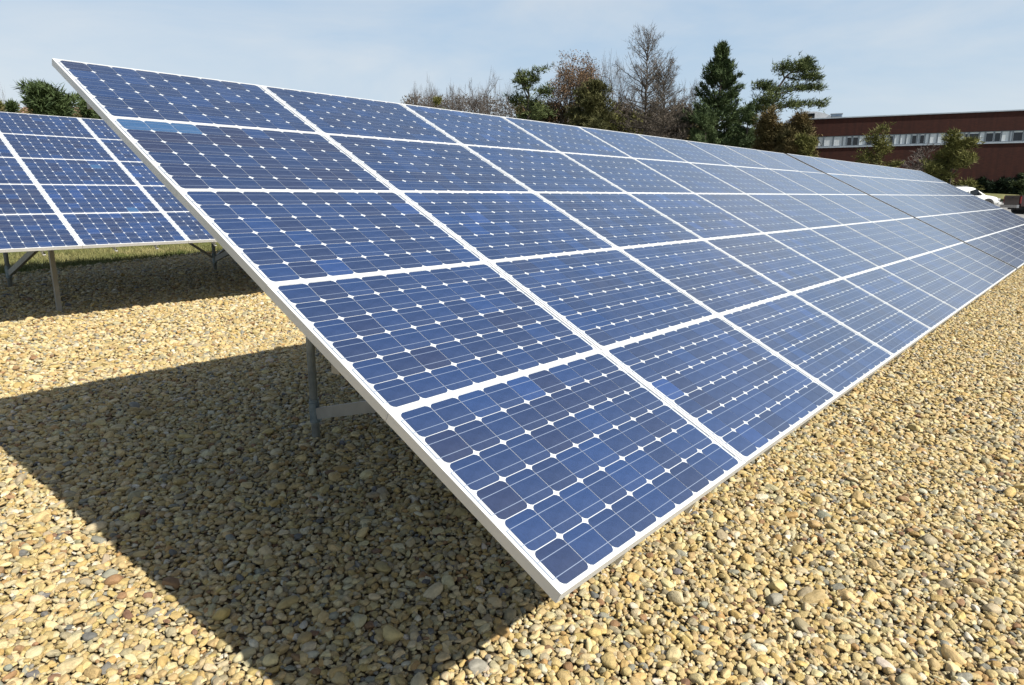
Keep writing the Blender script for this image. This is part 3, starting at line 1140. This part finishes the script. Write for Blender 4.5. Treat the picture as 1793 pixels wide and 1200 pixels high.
windswept()
p, H, R = place(1478, 1588, 221, 70)
clump_tree(p, H, R * 0.85, 30, 'thin yellow green tree in front of the office windows', M_OLIVE, 'trees in front of the brick building', limbs=8, base=0.35, tufts=34, size=0.34, name='young_tree')
p, H, R = place(1602, 1716, 233, 69)
clump_tree(p, H, R * 0.86, 31, 'fuller yellow green tree beside the white car', M_OLIVE, 'trees in front of the brick building', limbs=12, base=0.15, tufts=72, size=0.34, name='young_tree')
p, H, R = place(1560, 1650, 257, 76)
bare_tree(p, H, R * 1.1, 32, 'tangled bare shrub between the two yellow green trees', 'trees in front of the brick building', name='bare_shrub', up=-0.02)
p, H, R = place(1776, 1850, 300, 76)
clump_tree(p, H, R, 33, 'green bush cut off by the right edge above the dark truck', M_PINE, 'trees in front of the brick building', limbs=8, base=0.05, tufts=90, name='bush')


def shrub_mass(name, u0, u1, v, D, seed, mat, label, cat='shrub', group=None, n_=2600, size=0.3, depth=2.0):
    rng = np.random.default_rng(seed)
    p, H, R = place(u0, u1, v, D)
    m = n_
    d = unit(rng.normal(0, 1, (m, 3)))
    d[:, 2] = np.abs(d[:, 2])
    rad = rng.uniform(0.55, 1.0, (m, 1)) ** 0.5
    lump = 1 + 0.22 * np.sin(d[:, :1] * 7 + seed) * np.cos(d[:, 1:2] * 6)
    right = np.array([AX_R.x, AX_R.y, 0]) / math.hypot(AX_R.x, AX_R.y)
    fw = np.array([-right[1], right[0], 0])
    q = d * rad * lump
    C = q[:, :1] * right * R + q[:, 1:2] * fw * depth + np.array([0, 0, 1]) * q[:, 2:3] * H * 0.92
    cv = blades(C, d, rng, 5, size, size * 0.25, 0.6, 0.1)
    segs = []
    for k in range(7):
        limb(segs, (0, 0, 0), unit(np.array([rng.normal(0, .6), rng.normal(0, .6), 1])), H * 0.7, 0.05, rng, 3)
    return finish_tree(name, p, tubes(segs, 3), cv, M_BARK, mat, label, cat, group)


shrub_mass('hedge_bush', 1688, 1738, 311, 84, 1, M_HEDGE, 'dark clipped bush against the brick wall, leftmost of the row', 'bush', 'dark bushes along the wall', depth=1.5)
shrub_mass('hedge_bush', 1728, 1772, 313, 84, 2, M_HEDGE, 'dark clipped bush against the brick wall, middle of the row', 'bush', 'dark bushes along the wall', depth=1.5)
shrub_mass('hedge_bush', 1764, 1812, 309, 84, 3, M_HEDGE, 'dark clipped bush against the brick wall, rightmost of the row', 'bush', 'dark bushes along the wall', depth=1.5)


def thicket(u0, u1, v0, v1, D, seed, mat, label, n_=5200, name='undergrowth'):
    """a far mass of brush that nobody could count"""
    rng = np.random.default_rng(seed)
    u = rng.uniform(u0, u1, n_)
    C = []
    for k in range(n_):
        DD = D + rng.uniform(-3, 3)
        q = at(u[k], DD)
        vt = v0 + (v1 - v0) * (0.5 + 0.5 * noise.noise(Vector((u[k] * 0.03, seed, 0)))) + 6 * noise.noise(Vector((u[k] * 0.15, seed, 3)))
        top = zpix(u[k], vt, D) - q.z
        C.append((q.x, q.y, q.z + top * rng.random() ** 0.7))
    C = np.array(C)
    cv = blades(C, unit(rng.normal(0, 1, C.shape) + np.array([0, 0, 0.6])), rng, 4, 0.42, 0.07, 0.6, 0.25)
    o = link(name, tri_mesh(name, cv, mat))
    tag(o, label, 'undergrowth', kind='stuff')


thicket(905, 1010, 172, 200, 88, 1, M_MIXED, 'olive brown brush behind the array edge under the green pine')
thicket(1040, 1225, 172, 218, 86, 2, M_DEAD, 'grey brown dead brush under the dead conifers', 9500)
thicket(1000, 1130, 190, 215, 84, 3, M_OLIVE, 'olive undergrowth between the dense evergreen and dead conifers', 2600)
thicket(-60, 175, 190, 200, 90, 4, M_MIXED, 'brown green brush along the horizon above the left array', 4200)
thicket(712, 905, 166, 180, 112, 5, M_DEAD, 'grey brush at the foot of the bare thicket', 4200)
thicket(1200, 1420, 215, 250, 82, 6, M_MIXED, 'brown undergrowth behind the spruce and the bushy conifers', 4500)

# ---- grass blades along the gravel edge behind the left array
rng = np.random.default_rng(5)
ng_ = 26000
gx_ = rng.uniform(-2.5, 8.5, ng_)
gy_ = gravel_far(gx_) + rng.random(ng_) ** 1.3 * 6.5 - 0.1
gz_ = zg(gx_, gy_) - 0.03
cv = blades(np.stack([gx_, gy_, gz_], 1), np.tile([0, 0, 1.0], (ng_, 1)), rng, 3, 0.085, 0.006, 0.45, 0.02)
M_BLADE = noisy('grass_blades', (0.0680, 0.0960, 0.0200), (0.2720, 0.2400, 0.1040), 1.2, 0.8, spec=0.2)
tag(link('grass', tri_mesh('grass', cv, M_BLADE)), 'rough yellow green grass behind the left solar array', 'grass', kind='stuff')

# ============================================================ brick office building
M_BRICK, n, b = material('dark_red_cladding')
tc = N(n, 'ShaderNodeTexCoord')
br = N(n, 'ShaderNodeTexBrick', i_Scale=1.0)
br.inputs['Color1'].default_value = (0.042, 0.0095, 0.0050, 1)
br.inputs['Color2'].default_value = (0.058, 0.0140, 0.0070, 1)
br.inputs['Mortar'].default_value = (0.040, 0.012, 0.007, 1)
br.inputs['Brick Width'].default_value = 0.30
br.inputs['Row Height'].default_value = 0.10
br.inputs['Mortar Size'].default_value = 0.010
cmb = N(n, 'ShaderNodeMapping')
cmb.inputs['Rotation'].default_value = (math.pi / 2, 0, 0)
n.links.new(tc.outputs['Object'], cmb.inputs['Vector'])
n.links.new(cmb.outputs[0], br.inputs['Vector'])
tn = N(n, 'ShaderNodeTexNoise', i_Scale=0.5, i_Detail=6)
mps = N(n, 'ShaderNodeMapping')
mps.inputs['Scale'].default_value = (6, 1, 0.5)
n.links.new(tc.outputs['Object'], mps.inputs['Vector'])
n.links.new(mps.outputs[0], tn.inputs['Vector'])
mr = N(n, 'ShaderNodeMapRange', i_From_Min=0.3, i_From_Max=0.7, i_To_Min=0.75, i_To_Max=1.25)
n.links.new(tn.outputs['Fac'], mr.inputs['Value'])
mu = N(n, 'ShaderNodeVectorMath', operation='SCALE')
n.links.new(br.outputs['Color'], mu.inputs[0])
n.links.new(mr.outputs[0], mu.inputs['Scale'])
n.links.new(mu.outputs[0], b.inputs['Base Color'])
b.inputs['Roughness'].default_value = 0.9
M_TRIM = noisy('pale_metal_trim', (0.40, 0.45, 0.50), (0.52, 0.56, 0.60), 2, 0.5, 0.2)
M_BLIND = noisy('pale_window_blind', (0.62, 0.66, 0.68), (0.74, 0.77, 0.78), 1.5, 0.4)
M_DARKGLASS, n, b = material('dark_window_glass')
b.inputs['Base Color'].default_value = (0.010, 0.012, 0.016, 1)
b.inputs['Roughness'].default_value = 0.05
M_MULL = noisy('window_mullion', (0.20, 0.24, 0.27), (0.28, 0.31, 0.34), 3, 0.5, 0.3)
M_ROOF = noisy('flat_roof', (0.22, 0.22, 0.21), (0.32, 0.32, 0.30), 1, 0.9)

DA, DB = 82.0, 84.0
PA, PB = at(1392, DA), at(1793, DB)
fdir = Vector((PB.x - PA.x, PB.y - PA.y, 0))
FL = fdir.length
fdir.normalize()
frz = math.atan2(fdir.y, fdir.x)
fnorm = Vector((-fdir.y, fdir.x, 0))
if fnorm.dot(Vector((PA.x - CAM.x, PA.y - CAM.y, 0))) < 0:
    fnorm = -fnorm
Z0 = 1.2
ZR = zpix(1600, 203, 83)
bldg = empty('office_building', (PA.x, PA.y, Z0), frz)
tag(bldg, 'long dark red brick office building with one strip of windows under a flat roof', 'building')
flip = 1 if fnorm.dot(Vector((-math.sin(frz), math.cos(frz), 0))) > 0 else -1


def face_x(u):
    r_ = ray(u, 300)
    # intersect horizontally with the facade line
    den = r_.x * (-fdir.y) - r_.y * (-fdir.x)
    dxp, dyp = PA.x - CAM.x, PA.y - CAM.y
    t_ = (dxp * (-fdir.y) - dyp * (-fdir.x)) / den
    q = Vector((CAM.x + r_.x * t_, CAM.y + r_.y * t_, 0))
    return (q - Vector((PA.x, PA.y, 0))).dot(fdir), t_


XL, XR = -1.0, FL + 30
zb = zpix(1600, 256, 83) - Z0
zt = zpix(1600, 235, 83) - Z0
HB = ZR - Z0
dep = 34.0


def fbox(m, x0, x1, y0, y1, z0, z1):
    a, c = sorted((y0 * flip, y1 * flip))
    m.box((x0, a, z0), (x1, c, z1))


m = MB()
fbox(m, XL, XR, 0.0, 0.35, -1.0, zb)
link('lower_wall', m.mesh('lower_wall', M_BRICK), bldg)
m = MB()
fbox(m, XL, XR, 0.0, 0.35, zt, HB)
link('upper_wall', m.mesh('upper_wall', M_BRICK), bldg)
m = MB()
fbox(m, XL, XL + 0.35, 0.352, dep, -1.0, HB)
fbox(m, XR - 0.35, XR, 0.352, dep, -1.0, HB)
fbox(m, XL + 0.352, XR - 0.352, dep - 0.35, dep, -1.0, HB)
link('side_walls', m.mesh('side_walls', M_BRICK), bldg)
m = MB()
fbox(m, XL + 0.36, XR - 0.36, 0.36, dep - 0.36, HB - 0.5, HB - 0.2)
link('roof', m.mesh('roof', M_ROOF), bldg)
m = MB()
fbox(m, XL - 0.08, XR + 0.08, -0.08, 0.45, HB + 0.002, HB + 0.11)
link('parapet_cap', m.mesh('parapet_cap', M_TRIM), bldg)
m = MB()
fbox(m, XL + 0.1, XR - 0.1, -0.06, 0.2, zb + 0.002, zb + 0.14)
link('window_sill', m.mesh('window_sill', M_TRIM), bldg)
m = MB()
fbox(m, XL + 0.1, XR - 0.1, 0.14, 0.34, zb + 0.15, zt - 0.002)
link('window_back_wall', m.mesh('window_back_wall', M_TRIM), bldg)
# window bays, each a framed panel, pale blind or dark glass as seen
bays = []
spans = [(68, 96, 'p'), (98, 124, 'd'), (126, 152, 'd'), (156, 196, 'p'), (200, 270, 'p'), (275, 345, 'p'), (348, 374, 'p'), (378, 418, 'd'), (422, 468, 'd'),
         (472, 526, 'p'), (530, 572, 'd'), (576, 655, 'p'), (660, 702, 'p'), (705, 740, 'd'), (745, 788, 'p'), (791, 834, 'p'), (838, 876, 'p'), (880, 921, 'd'),
         (925, 940, 'p'), (942, 981, 'd'), (985, 1016, 'p'), (1020, 1078, 'p'), (1081, 1140, 'p'), (1144, 1220, 'p'), (1224, 1286, 'p'), (1290, 1318, 'd'),
         (1324, 1402, 'd'), (1406, 1448, 'p'), (1452, 1516, 'd'), (1520, 1572, 'd'), (1576, 1638, 'p'), (1642, 1660, 'p'), (1664, 1744, 'd'), (1748, 1772, 'd'), (1776, 1850, 'p')]
for a, c, k in spans:
    bays.append((face_x(1393 + a / 4.4825)[0], face_x(1393 + c / 4.4825)[0], k))
x = bays[-1][1] + 0.1
i = 0
while x < XR - 1.5:
    w = rnd.choice([1.1, 1.5, 0.9])
    bays.append((x, x + w, 'pdpdd'[i % 5]))
    x += w + 0.08
    i += 1
for x0, x1, k in bays:
    if x0 < XL + 0.1:
        continue
    m = MB()
    z0_, z1_ = zb + 0.16, zt - 0.02
    t_ = 0.05
    for bx in ((x0, x1, z0_, z0_ + t_), (x0, x1, z1_ - t_, z1_), (x0, x0 + t_, z0_ + t_, z1_ - t_), (x1 - t_, x1, z0_ + t_, z1_ - t_)):
        fbox(m, bx[0], bx[1], 0.02, 0.13, bx[2], bx[3])
    w_ = link('window', m.mesh('window', M_MULL), bldg)
    m = MB()
    if k == 'd':
        fbox(m, x0 + t_ + 0.001, x1 - t_ - 0.001, 0.07, 0.09, z0_ + t_ + 0.001 + 0.0, z1_ - t_ - 0.001 - 0.12)
        link('pane', m.mesh('pane', M_DARKGLASS), w_)
        m = MB()
        fbox(m, x0 + t_ + 0.001, x1 - t_ - 0.001, 0.06, 0.09, z1_ - t_ - 0.12, z1_ - t_ - 0.001)
        link('head_panel', m.mesh('head_panel', M_BLIND), w_)
    else:
        fbox(m, x0 + t_ + 0.001, x1 - t_ - 0.001, 0.06, 0.09, z0_ + t_ + 0.001, z1_ - t_ - 0.001)
        link('pane', m.mesh('pane', M_BLIND), w_)

# things standing on the roof
def roof_point(u, back):
    x_, t_ = face_x(u)
    q = Vector((PA.x, PA.y, 0)) + fdir * x_ + fnorm * back
    return Vector((q.x, q.y, Z0 + HB - 0.2))


M_UNIT = noisy('blue_grey_housing', (0.22, 0.30, 0.40), (0.32, 0.40, 0.50), 2, 0.5, 0.3)
M_WHITE = noisy('white_membrane', (0.62, 0.64, 0.66), (0.78, 0.79, 0.80), 2, 0.5)
ru = empty('rooftop_unit', roof_point(1456, 3) - Vector((0, 0, 0.35)), frz)
tag(ru, 'small blue grey box unit on the brick building roof', 'roof unit')
m = MB()
m.box((-0.55, -0.5, 0), (0.55, 0.5, 1.25))
link('housing', m.mesh('housing', M_UNIT), ru)
m = MB()
m.box((-0.62, -0.56, 1.252), (0.62, 0.56, 1.32))
link('lid', m.mesh('lid', M_TRIM), ru)
m = MB()
for k in range(5):
    m.box((-0.45, -0.53, 0.2 + k * 0.18), (0.45, -0.502, 0.3 + k * 0.18))
link('louvre', m.mesh('louvre', M_MULL), ru)
sk = empty('roof_skylight', roof_point(1412, 4) + Vector((0, 0, 0.12)), frz)
tag(sk, 'white curved skylight structure on the left end of the roof', 'skylight')
m = MB()
arc = [(-2.5 + 5.0 * i / 12, 0.85 * math.sin(math.pi * i / 12) ** 0.9) for i in range(13)]
vs, fs = [], []
for yy in (-1.5, 1.5):
    for a_, z_ in arc:
        vs.append((a_, yy, z_ + 0.3))
for i in range(12):
    fs.append((i, i + 1, i + 14, i + 13))
fs.append(tuple(range(13)))
fs.append(tuple(range(25, 12, -1)))
m.add(vs, fs)
link('vault', m.mesh('vault', M_WHITE), sk)
m = MB()
m.box((-2.6, -1.6, 0), (2.6, 1.6, 0.298))
link('kerb_frame', m.mesh('kerb_frame', M_TRIM), sk)
m = MB()
m.box((-0.9, -1.56, 0.42), (0.3, -1.505, 0.95))
link('end_window', m.mesh('end_window', M_DARKGLASS), sk)

# ---- small white gabled house far off, between the left pines
M_SIDING = noisy('white_siding', (0.62, 0.64, 0.66), (0.74, 0.75, 0.76), 2, 0.7)
M_TILE = noisy('brown_roofing', (0.20, 0.12, 0.09), (0.30, 0.18, 0.13), 3, 0.85)
hp = at(137, 96)
hz = zpix(137, 189, 96) - hp.z
house = empty('white_house', hp, 0.75)
tag(house, 'small white gabled house glimpsed between the two left pines', 'house')
m = MB()
w2, d2, he = 2.9, 4.5, hz - 1.7
m.add([(-w2, -d2, 0), (w2, -d2, 0), (w2, d2, 0), (-w2, d2, 0), (-w2, -d2, he), (w2, -d2, he), (w2, d2, he), (-w2, d2, he), (0, -d2, hz - 0.1), (0, d2, hz - 0.1)],
      [(0, 1, 5, 8, 4), (2, 3, 7, 9, 6), (1, 2, 6, 5), (3, 0, 4, 7)])
link('wall', m.mesh('wall', M_SIDING), house)
m = MB()
for s_ in (-1, 1):
    a_ = [(s_ * (w2 + 0.3), -d2 - 0.3, he - 0.15), (s_ * (w2 + 0.3), d2 + 0.3, he - 0.15), (0, d2 + 0.3, hz), (0, -d2 - 0.3, hz)]
    m.add(a_ + [(p_[0], p_[1], p_[2] - 0.12) for p_ in a_], [(0, 1, 2, 3), (7, 6, 5, 4), (0, 4, 5, 1), (1, 5, 6, 2), (3, 2, 6, 7), (0, 3, 7, 4)])
link('roof', m.mesh('roof', M_TILE), house)
m = MB()
m.box((-0.5, -d2 - 0.03, he - 0.6), (0.5, -d2 - 0.002, he + 0.5))
link('window', m.mesh('window', M_DARKGLASS), house)

# ============================================================ cars
def paint(name, col, rough=0.3):
    m, n, b = material(name)
    tc = N(n, 'ShaderNodeTexCoord')
    t = N(n, 'ShaderNodeTexNoise', i_Scale=3.0, i_Detail=5)
    n.links.new(tc.outputs['Object'], t.inputs['Vector'])
    c1 = tuple(min(1, c * 1.08) for c in col)
    c0 = tuple(c * 0.86 for c in col)
    n.links.new(ramp(n, t.outputs['Fac'], [(0.3, c0), (0.7, c1)]), b.inputs['Base Color'])
    b.inputs['Roughness'].default_value = rough
    b.inputs['Coat Weight'].default_value = 0.6
    b.inputs['Coat Roughness'].default_value = 0.08
    return m


M_CARWHITE = paint('white_car_paint', (0.74, 0.74, 0.71))
M_MAROON = paint('maroon_truck_paint', (0.022, 0.003, 0.004), 0.4)
M_RUBBER = noisy('tyre_rubber', (0.012, 0.012, 0.012), (0.03, 0.03, 0.03), 10, 0.85)
M_RIM = noisy('wheel_rim', (0.40, 0.40, 0.41), (0.55, 0.55, 0.56), 6, 0.35, 0.7)
M_RIM_D = noisy('dark_wheel_rim', (0.06, 0.06, 0.06), (0.12, 0.12, 0.12), 6, 0.5, 0.5)
M_BLACKTRIM = noisy('black_plastic_trim', (0.02, 0.02, 0.022), (0.045, 0.045, 0.047), 8, 0.6)
M_CHROME = noisy('steel_bumper', (0.30, 0.30, 0.31), (0.42, 0.42, 0.43), 6, 0.25, 0.9)
M_REDLAMP = noisy('red_lamp_lens', (0.16, 0.008, 0.010), (0.22, 0.012, 0.016), 8, 0.2)
M_HEAD = noisy('headlamp_lens', (0.5, 0.5, 0.5), (0.7, 0.7, 0.7), 8, 0.15)


def loft(stations, mat_list, name, closed=True):
    """stations: (x, [(y,z)...]) cross-sections lofted along x"""
    m = MB()
    n_ = len(stations[0][1])
    vs = []
    for x_, ring in stations:
        for y_, z_ in ring:
            vs.append((x_, y_, z_))
    fs = []
    for i in range(len(stations) - 1):
        for k in range(n_):
            a_ = i * n_ + k
            b2 = i * n_ + (k + 1) % n_
            fs.append((a_, a_ + n_, b2 + n_, b2))
    fs.append(tuple(range(n_)))
    fs.append(tuple((len(stations) - 1) * n_ + k for k in range(n_))[::-1])
    m.add(vs, fs)
    return m.mesh(name, mat_list, True)


def ring(hw, z0, z1, r=0.12, top=None):
    top = top if top is not None else hw
    return [(-hw, z0 + r), (-hw + r * 0.6, z0), (hw - r * 0.6, z0), (hw, z0 + r), (hw, z1 - r), (top - r, z1), (-top + r, z1), (-hw, z1 - r)]


def wheel(root, x, y, r, w, rim):
    m = MB()
    prof = [(-w / 2, r * 0.62), (-w / 2, r * 0.93), (-w / 2 + 0.03, r), (w / 2 - 0.03, r), (w / 2, r * 0.93), (w / 2, r * 0.62)]
    n_ = 24
    vs, fs = [], []
    for k in range(n_):
        a_ = 2 * math.pi * k / n_
        for yy, rr in prof:
            vs.append((x + math.cos(a_) * rr, y + yy, r + math.sin(a_) * rr))
    q = len(prof)
    for k in range(n_):
        for j in range(q):
            fs.append((k * q + j, ((k + 1) % n_) * q + j, ((k + 1) % n_) * q + (j + 1) % q, k * q + (j + 1) % q))
    m.add(vs, fs)
    ty = link('wheel', m.mesh('wheel', M_RUBBER, True), root)
    m = MB()
    side = 1 if y > 0 else -1
    yo = y + side * (w / 2 - 0.04)
    for k in range(7):
        a_ = 2 * math.pi * k / 7
        c_, s_ = math.cos(a_), math.sin(a_)
        m.beam((x + c_ * 0.04, yo, r + s_ * 0.04), (x + c_ * r * 0.60, yo, r + s_ * r * 0.60), 0.03, 0.07, up=(0, 1, 0))
    ringp = [(x + math.cos(2 * math.pi * k / 20) * r * 0.6, yo, r + math.sin(2 * math.pi * k / 20) * r * 0.6) for k in range(21)]
    m.tube(ringp, [0.025] * 21, 6, caps=False)
    m.tube([(x, yo - 0.03, r), (x, yo + 0.03, r)], [0.07, 0.07], 12)
    link('rim', m.mesh('rim', rim), ty)


def side_panel(xz, y0, y1, name, mat, root):
    """thin plate whose outline is given in x,z; y0/y1 give its two faces"""
    m = MB()
    n_ = len(xz)
    vs = [(x_, y0(z_) if callable(y0) else y0, z_) for x_, z_ in xz] + [(x_, y1(z_) if callable(y1) else y1, z_) for x_, z_ in xz]
    fs = [tuple(range(n_)), tuple(range(2 * n_ - 1, n_ - 1, -1))] + [(i, (i + 1) % n_, (i + 1) % n_ + n_, i + n_) for i in range(n_)]
    m.add(vs, fs)
    return link(name, m.mesh(name, mat), root)


def make_suv(loc, rz):
    root = empty('white_car', loc, rz)
    tag(root, 'white four door car parked beyond the far end of the array, partly hidden by it', 'car')
    hw = 0.90
    st = [(-2.32, ring(0.74, 0.50, 0.95)), (-2.25, ring(0.84, 0.36, 1.02)), (-1.6, ring(hw, 0.30, 1.04)), (0.2, ring(hw, 0.28, 1.02)), (1.0, ring(hw, 0.28, 1.04)),
          (1.5, ring(hw * 0.98, 0.30, 1.00)), (2.0, ring(0.84, 0.32, 0.90)), (2.28, ring(0.74, 0.36, 0.78)), (2.36, ring(0.60, 0.42, 0.66))]
    link('body', loft(st, M_CARWHITE, 'body'), root)
    cab = [(-2.18, ring(0.74, 1.0, 1.20, 0.05, 0.70)), (-1.90, ring(0.78, 1.0, 1.62, 0.07, 0.60)), (-1.2, ring(0.80, 1.0, 1.70, 0.08, 0.62)), (-0.2, ring(0.80, 1.0, 1.71, 0.08, 0.62)),
           (0.35, ring(0.79, 1.0, 1.63, 0.08, 0.60)), (0.95, ring(0.78, 1.0, 1.24, 0.05, 0.70)), (1.25, ring(0.76, 0.98, 1.04, 0.02, 0.74))]
    link('cabin', loft(cab, M_CARWHITE, 'cabin'), root)
    lean = lambda s_: (lambda z_: s_ * (0.812 - (z_ - 1.05) * 0.05))
    lean2 = lambda s_: (lambda z_: s_ * (0.790 - (z_ - 1.05) * 0.05))
    for s_ in (-1, 1):
        side_panel([(0.02, 1.03), (0.92, 1.05), (0.46, 1.54), (0.02, 1.60)], lean(s_), lean2(s_), 'front_side_window', M_DARKGLASS, root)
        side_panel([(-0.92, 1.03), (-0.08, 1.03), (-0.08, 1.61), (-0.92, 1.62)], lean(s_), lean2(s_), 'rear_side_window', M_DARKGLASS, root)
        side_panel([(-1.84, 1.08), (-1.0, 1.03), (-1.0, 1.62), (-1.68, 1.57)], lean(s_), lean2(s_), 'quarter_window', M_DARKGLASS, root)
        m = MB()
        m.box((0.62, s_ * 0.90 - 0.06, 1.05), (0.76, s_ * 0.90 + 0.10 * s_ + 0.06, 1.20))
        link('door_mirror', m.mesh('door_mirror', M_BLACKTRIM), root)
        m = MB()
        a_, c_ = sorted((s_ * 0.885, s_ * 0.912))
        m.box((-0.9, a_, 0.42), (0.95, c_, 0.54))
        link('side_trim', m.mesh('side_trim', M_BLACKTRIM), root)
        m = MB()
        a_, c_ = sorted((s_ * 0.52, s_ * 0.80))
        m.box((2.12, a_, 0.66), (2.30, c_, 0.80))
        link('headlight', m.mesh('headlight', M_HEAD), root)
        m = MB()
        a_, c_ = sorted((s_ * 0.62, s_ * 0.80))
        m.box((-2.32, a_, 0.85), (-2.2, c_, 1.15))
        link('tail_light', m.mesh('tail_light', M_REDLAMP), root)
        m = MB()
        m.tube([(-1.5, s_ * 0.62, 1.70), (-1.45, s_ * 0.62, 1.76), (-0.2, s_ * 0.62, 1.78), (-0.1, s_ * 0.62, 1.72)], [0.015] * 4, 6)
        link('roof_rack', m.mesh('roof_rack', M_BLACKTRIM), root)
        for xw in (-1.35, 1.38):
            m = MB()
            m.tube([(xw, s_ * 0.70, 0.36), (xw, s_ * 0.915, 0.36)], [0.43, 0.43], 28)
            link('wheel_arch', m.mesh('wheel_arch', M_BLACKTRIM), root)
            wheel(root, xw, s_ * 0.84, 0.345, 0.22, M_RIM)
    side = [(0.50, 1.50), (0.94, 1.14)]
    m = MB()
    m.add([(0.46, -0.55, 1.565), (0.46, 0.55, 1.565), (1.00, 0.66, 1.215), (1.00, -0.66, 1.215), (0.44, -0.55, 1.54), (0.44, 0.55, 1.54), (0.97, 0.66, 1.19), (0.97, -0.66, 1.19)],
          [(0, 1, 2, 3), (7, 6, 5, 4), (0, 4, 5, 1), (1, 5, 6, 2), (2, 6, 7, 3), (3, 7, 4, 0)])
    link('windscreen', m.mesh('windscreen', M_DARKGLASS), root)
    m = MB()
    m.box((2.20, -0.80, 0.34), (2.42, 0.80, 0.52))
    link('front_bumper', m.mesh('front_bumper', M_CARWHITE), root)
    return root


def make_truck(loc, rz):
    root = empty('pickup_truck', loc, rz)
    tag(root, 'dark maroon pickup truck seen from behind at the right edge', 'truck')
    hw = 0.96
    m = MB()
    m.box((-2.75, -hw, 0.62), (-0.55, hw, 0.80))                       # bed floor pan
    for s_ in (-1, 1):
        a_, c_ = sorted((s_ * (hw - 0.12), s_ * hw))
        m.box((-2.75, a_, 0.802), (-0.55, c_, 1.38))
    m.box((-0.67, -hw + 0.122, 0.802), (-0.55, hw - 0.122, 1.38))
    link('cargo_bed', m.mesh('cargo_bed', M_MAROON), root)
    m = MB()
    m.box((-2.83, -hw + 0.125, 0.72), (-2.752, hw - 0.125, 1.37))
    tg = link('tailgate', m.mesh('tailgate', M_MAROON), root)
    m = MB()
    m.box((-2.85, -0.10, 1.18), (-2.831, 0.10, 1.27))
    link('handle', m.mesh('handle', M_BLACKTRIM), tg)
    st = [(-0.54, ring(hw, 0.60, 1.15, 0.06)), (0.6, ring(hw, 0.55, 1.15, 0.06)), (1.3, ring(hw, 0.52, 1.16)), (2.4, ring(hw * 0.98, 0.52, 1.12)), (2.72, ring(0.88, 0.55, 1.02))]
    link('body', loft(st, M_MAROON, 'body'), root)
    cab = [(-0.52, ring(0.84, 1.1, 1.80, 0.08, 0.68)), (-0.40, ring(0.86, 1.1, 1.86, 0.08, 0.70)), (0.45, ring(0.86, 1.1, 1.86, 0.08, 0.70)), (0.75, ring(0.86, 1.1, 1.76, 0.08, 0.70)), (1.38, ring(0.84, 1.1, 1.20, 0.03, 0.80))]
    link('cab', loft(cab, M_MAROON, 'cab'), root)
    m = MB()
    m.box((-0.548, -0.58, 1.30), (-0.522, 0.58, 1.70))
    link('rear_window', m.mesh('rear_window', M_DARKGLASS), root)
    for s_ in (-1, 1):
        side_panel([(-0.30, 1.22), (0.95, 1.22), (0.62, 1.68), (-0.30, 1.72)], lambda z_: s_ * (0.90 - (z_ - 1.2) * 0.12), lambda z_: s_ * (0.86 - (z_ - 1.2) * 0.12), 'side_window', M_DARKGLASS, root)
        m = MB()
        a_, c_ = sorted((s_ * (hw - 0.12), s_ * (hw + 0.006)))
        m.box((-2.80, a_, 0.82), (-2.752, c_, 1.30))
        link('tail_light', m.mesh('tail_light', M_REDLAMP), root)
        m = MB()
        a_, c_ = sorted((s_ * 0.60, s_ * 0.86))
        m.box((2.66, a_, 0.80), (2.76, c_, 1.0))
        link('headlight', m.mesh('headlight', M_HEAD), root)
        m = MB()
        m.box((0.85, s_ * 1.06 - 0.09, 1.18), (0.98, s_ * 1.06 + 0.09, 1.38))
        link('door_mirror', m.mesh('door_mirror', M_BLACKTRIM), root)
        for xw in (-1.75, 1.75):
            m = MB()
            m.tube([(xw, s_ * 0.72, 0.44), (xw, s_ * 0.972, 0.44)], [0.47, 0.47], 28)
            link('wheel_arch', m.mesh('wheel_arch', M_BLACKTRIM), root)
            wheel(root, xw, s_ * 0.87, 0.385, 0.26, M_RIM_D)
    m = MB()
    m.box((-3.0, -hw + 0.02, 0.52), (-2.84, hw - 0.02, 0.72))
    link('rear_bumper', m.mesh('rear_bumper', M_CHROME), root)
    m = MB()
    m.box((2.74, -0.88, 0.46), (2.90, 0.88, 0.68))
    link('front_bumper', m.mesh('front_bumper', M_CHROME), root)
    m = MB()
    m.box((-2.7, -0.55, 0.40), (2.5, 0.55, 0.60))
    link('chassis', m.mesh('chassis', M_BLACKTRIM), root)
    return root


rt = math.atan2(AX_R.y, AX_R.x)
p = at(1688, 66)
make_suv(p, rt - 0.12)
p = at(1847, 62)
make_truck(p, rt - 0.09)
print('objects', len(bpy.data.objects))
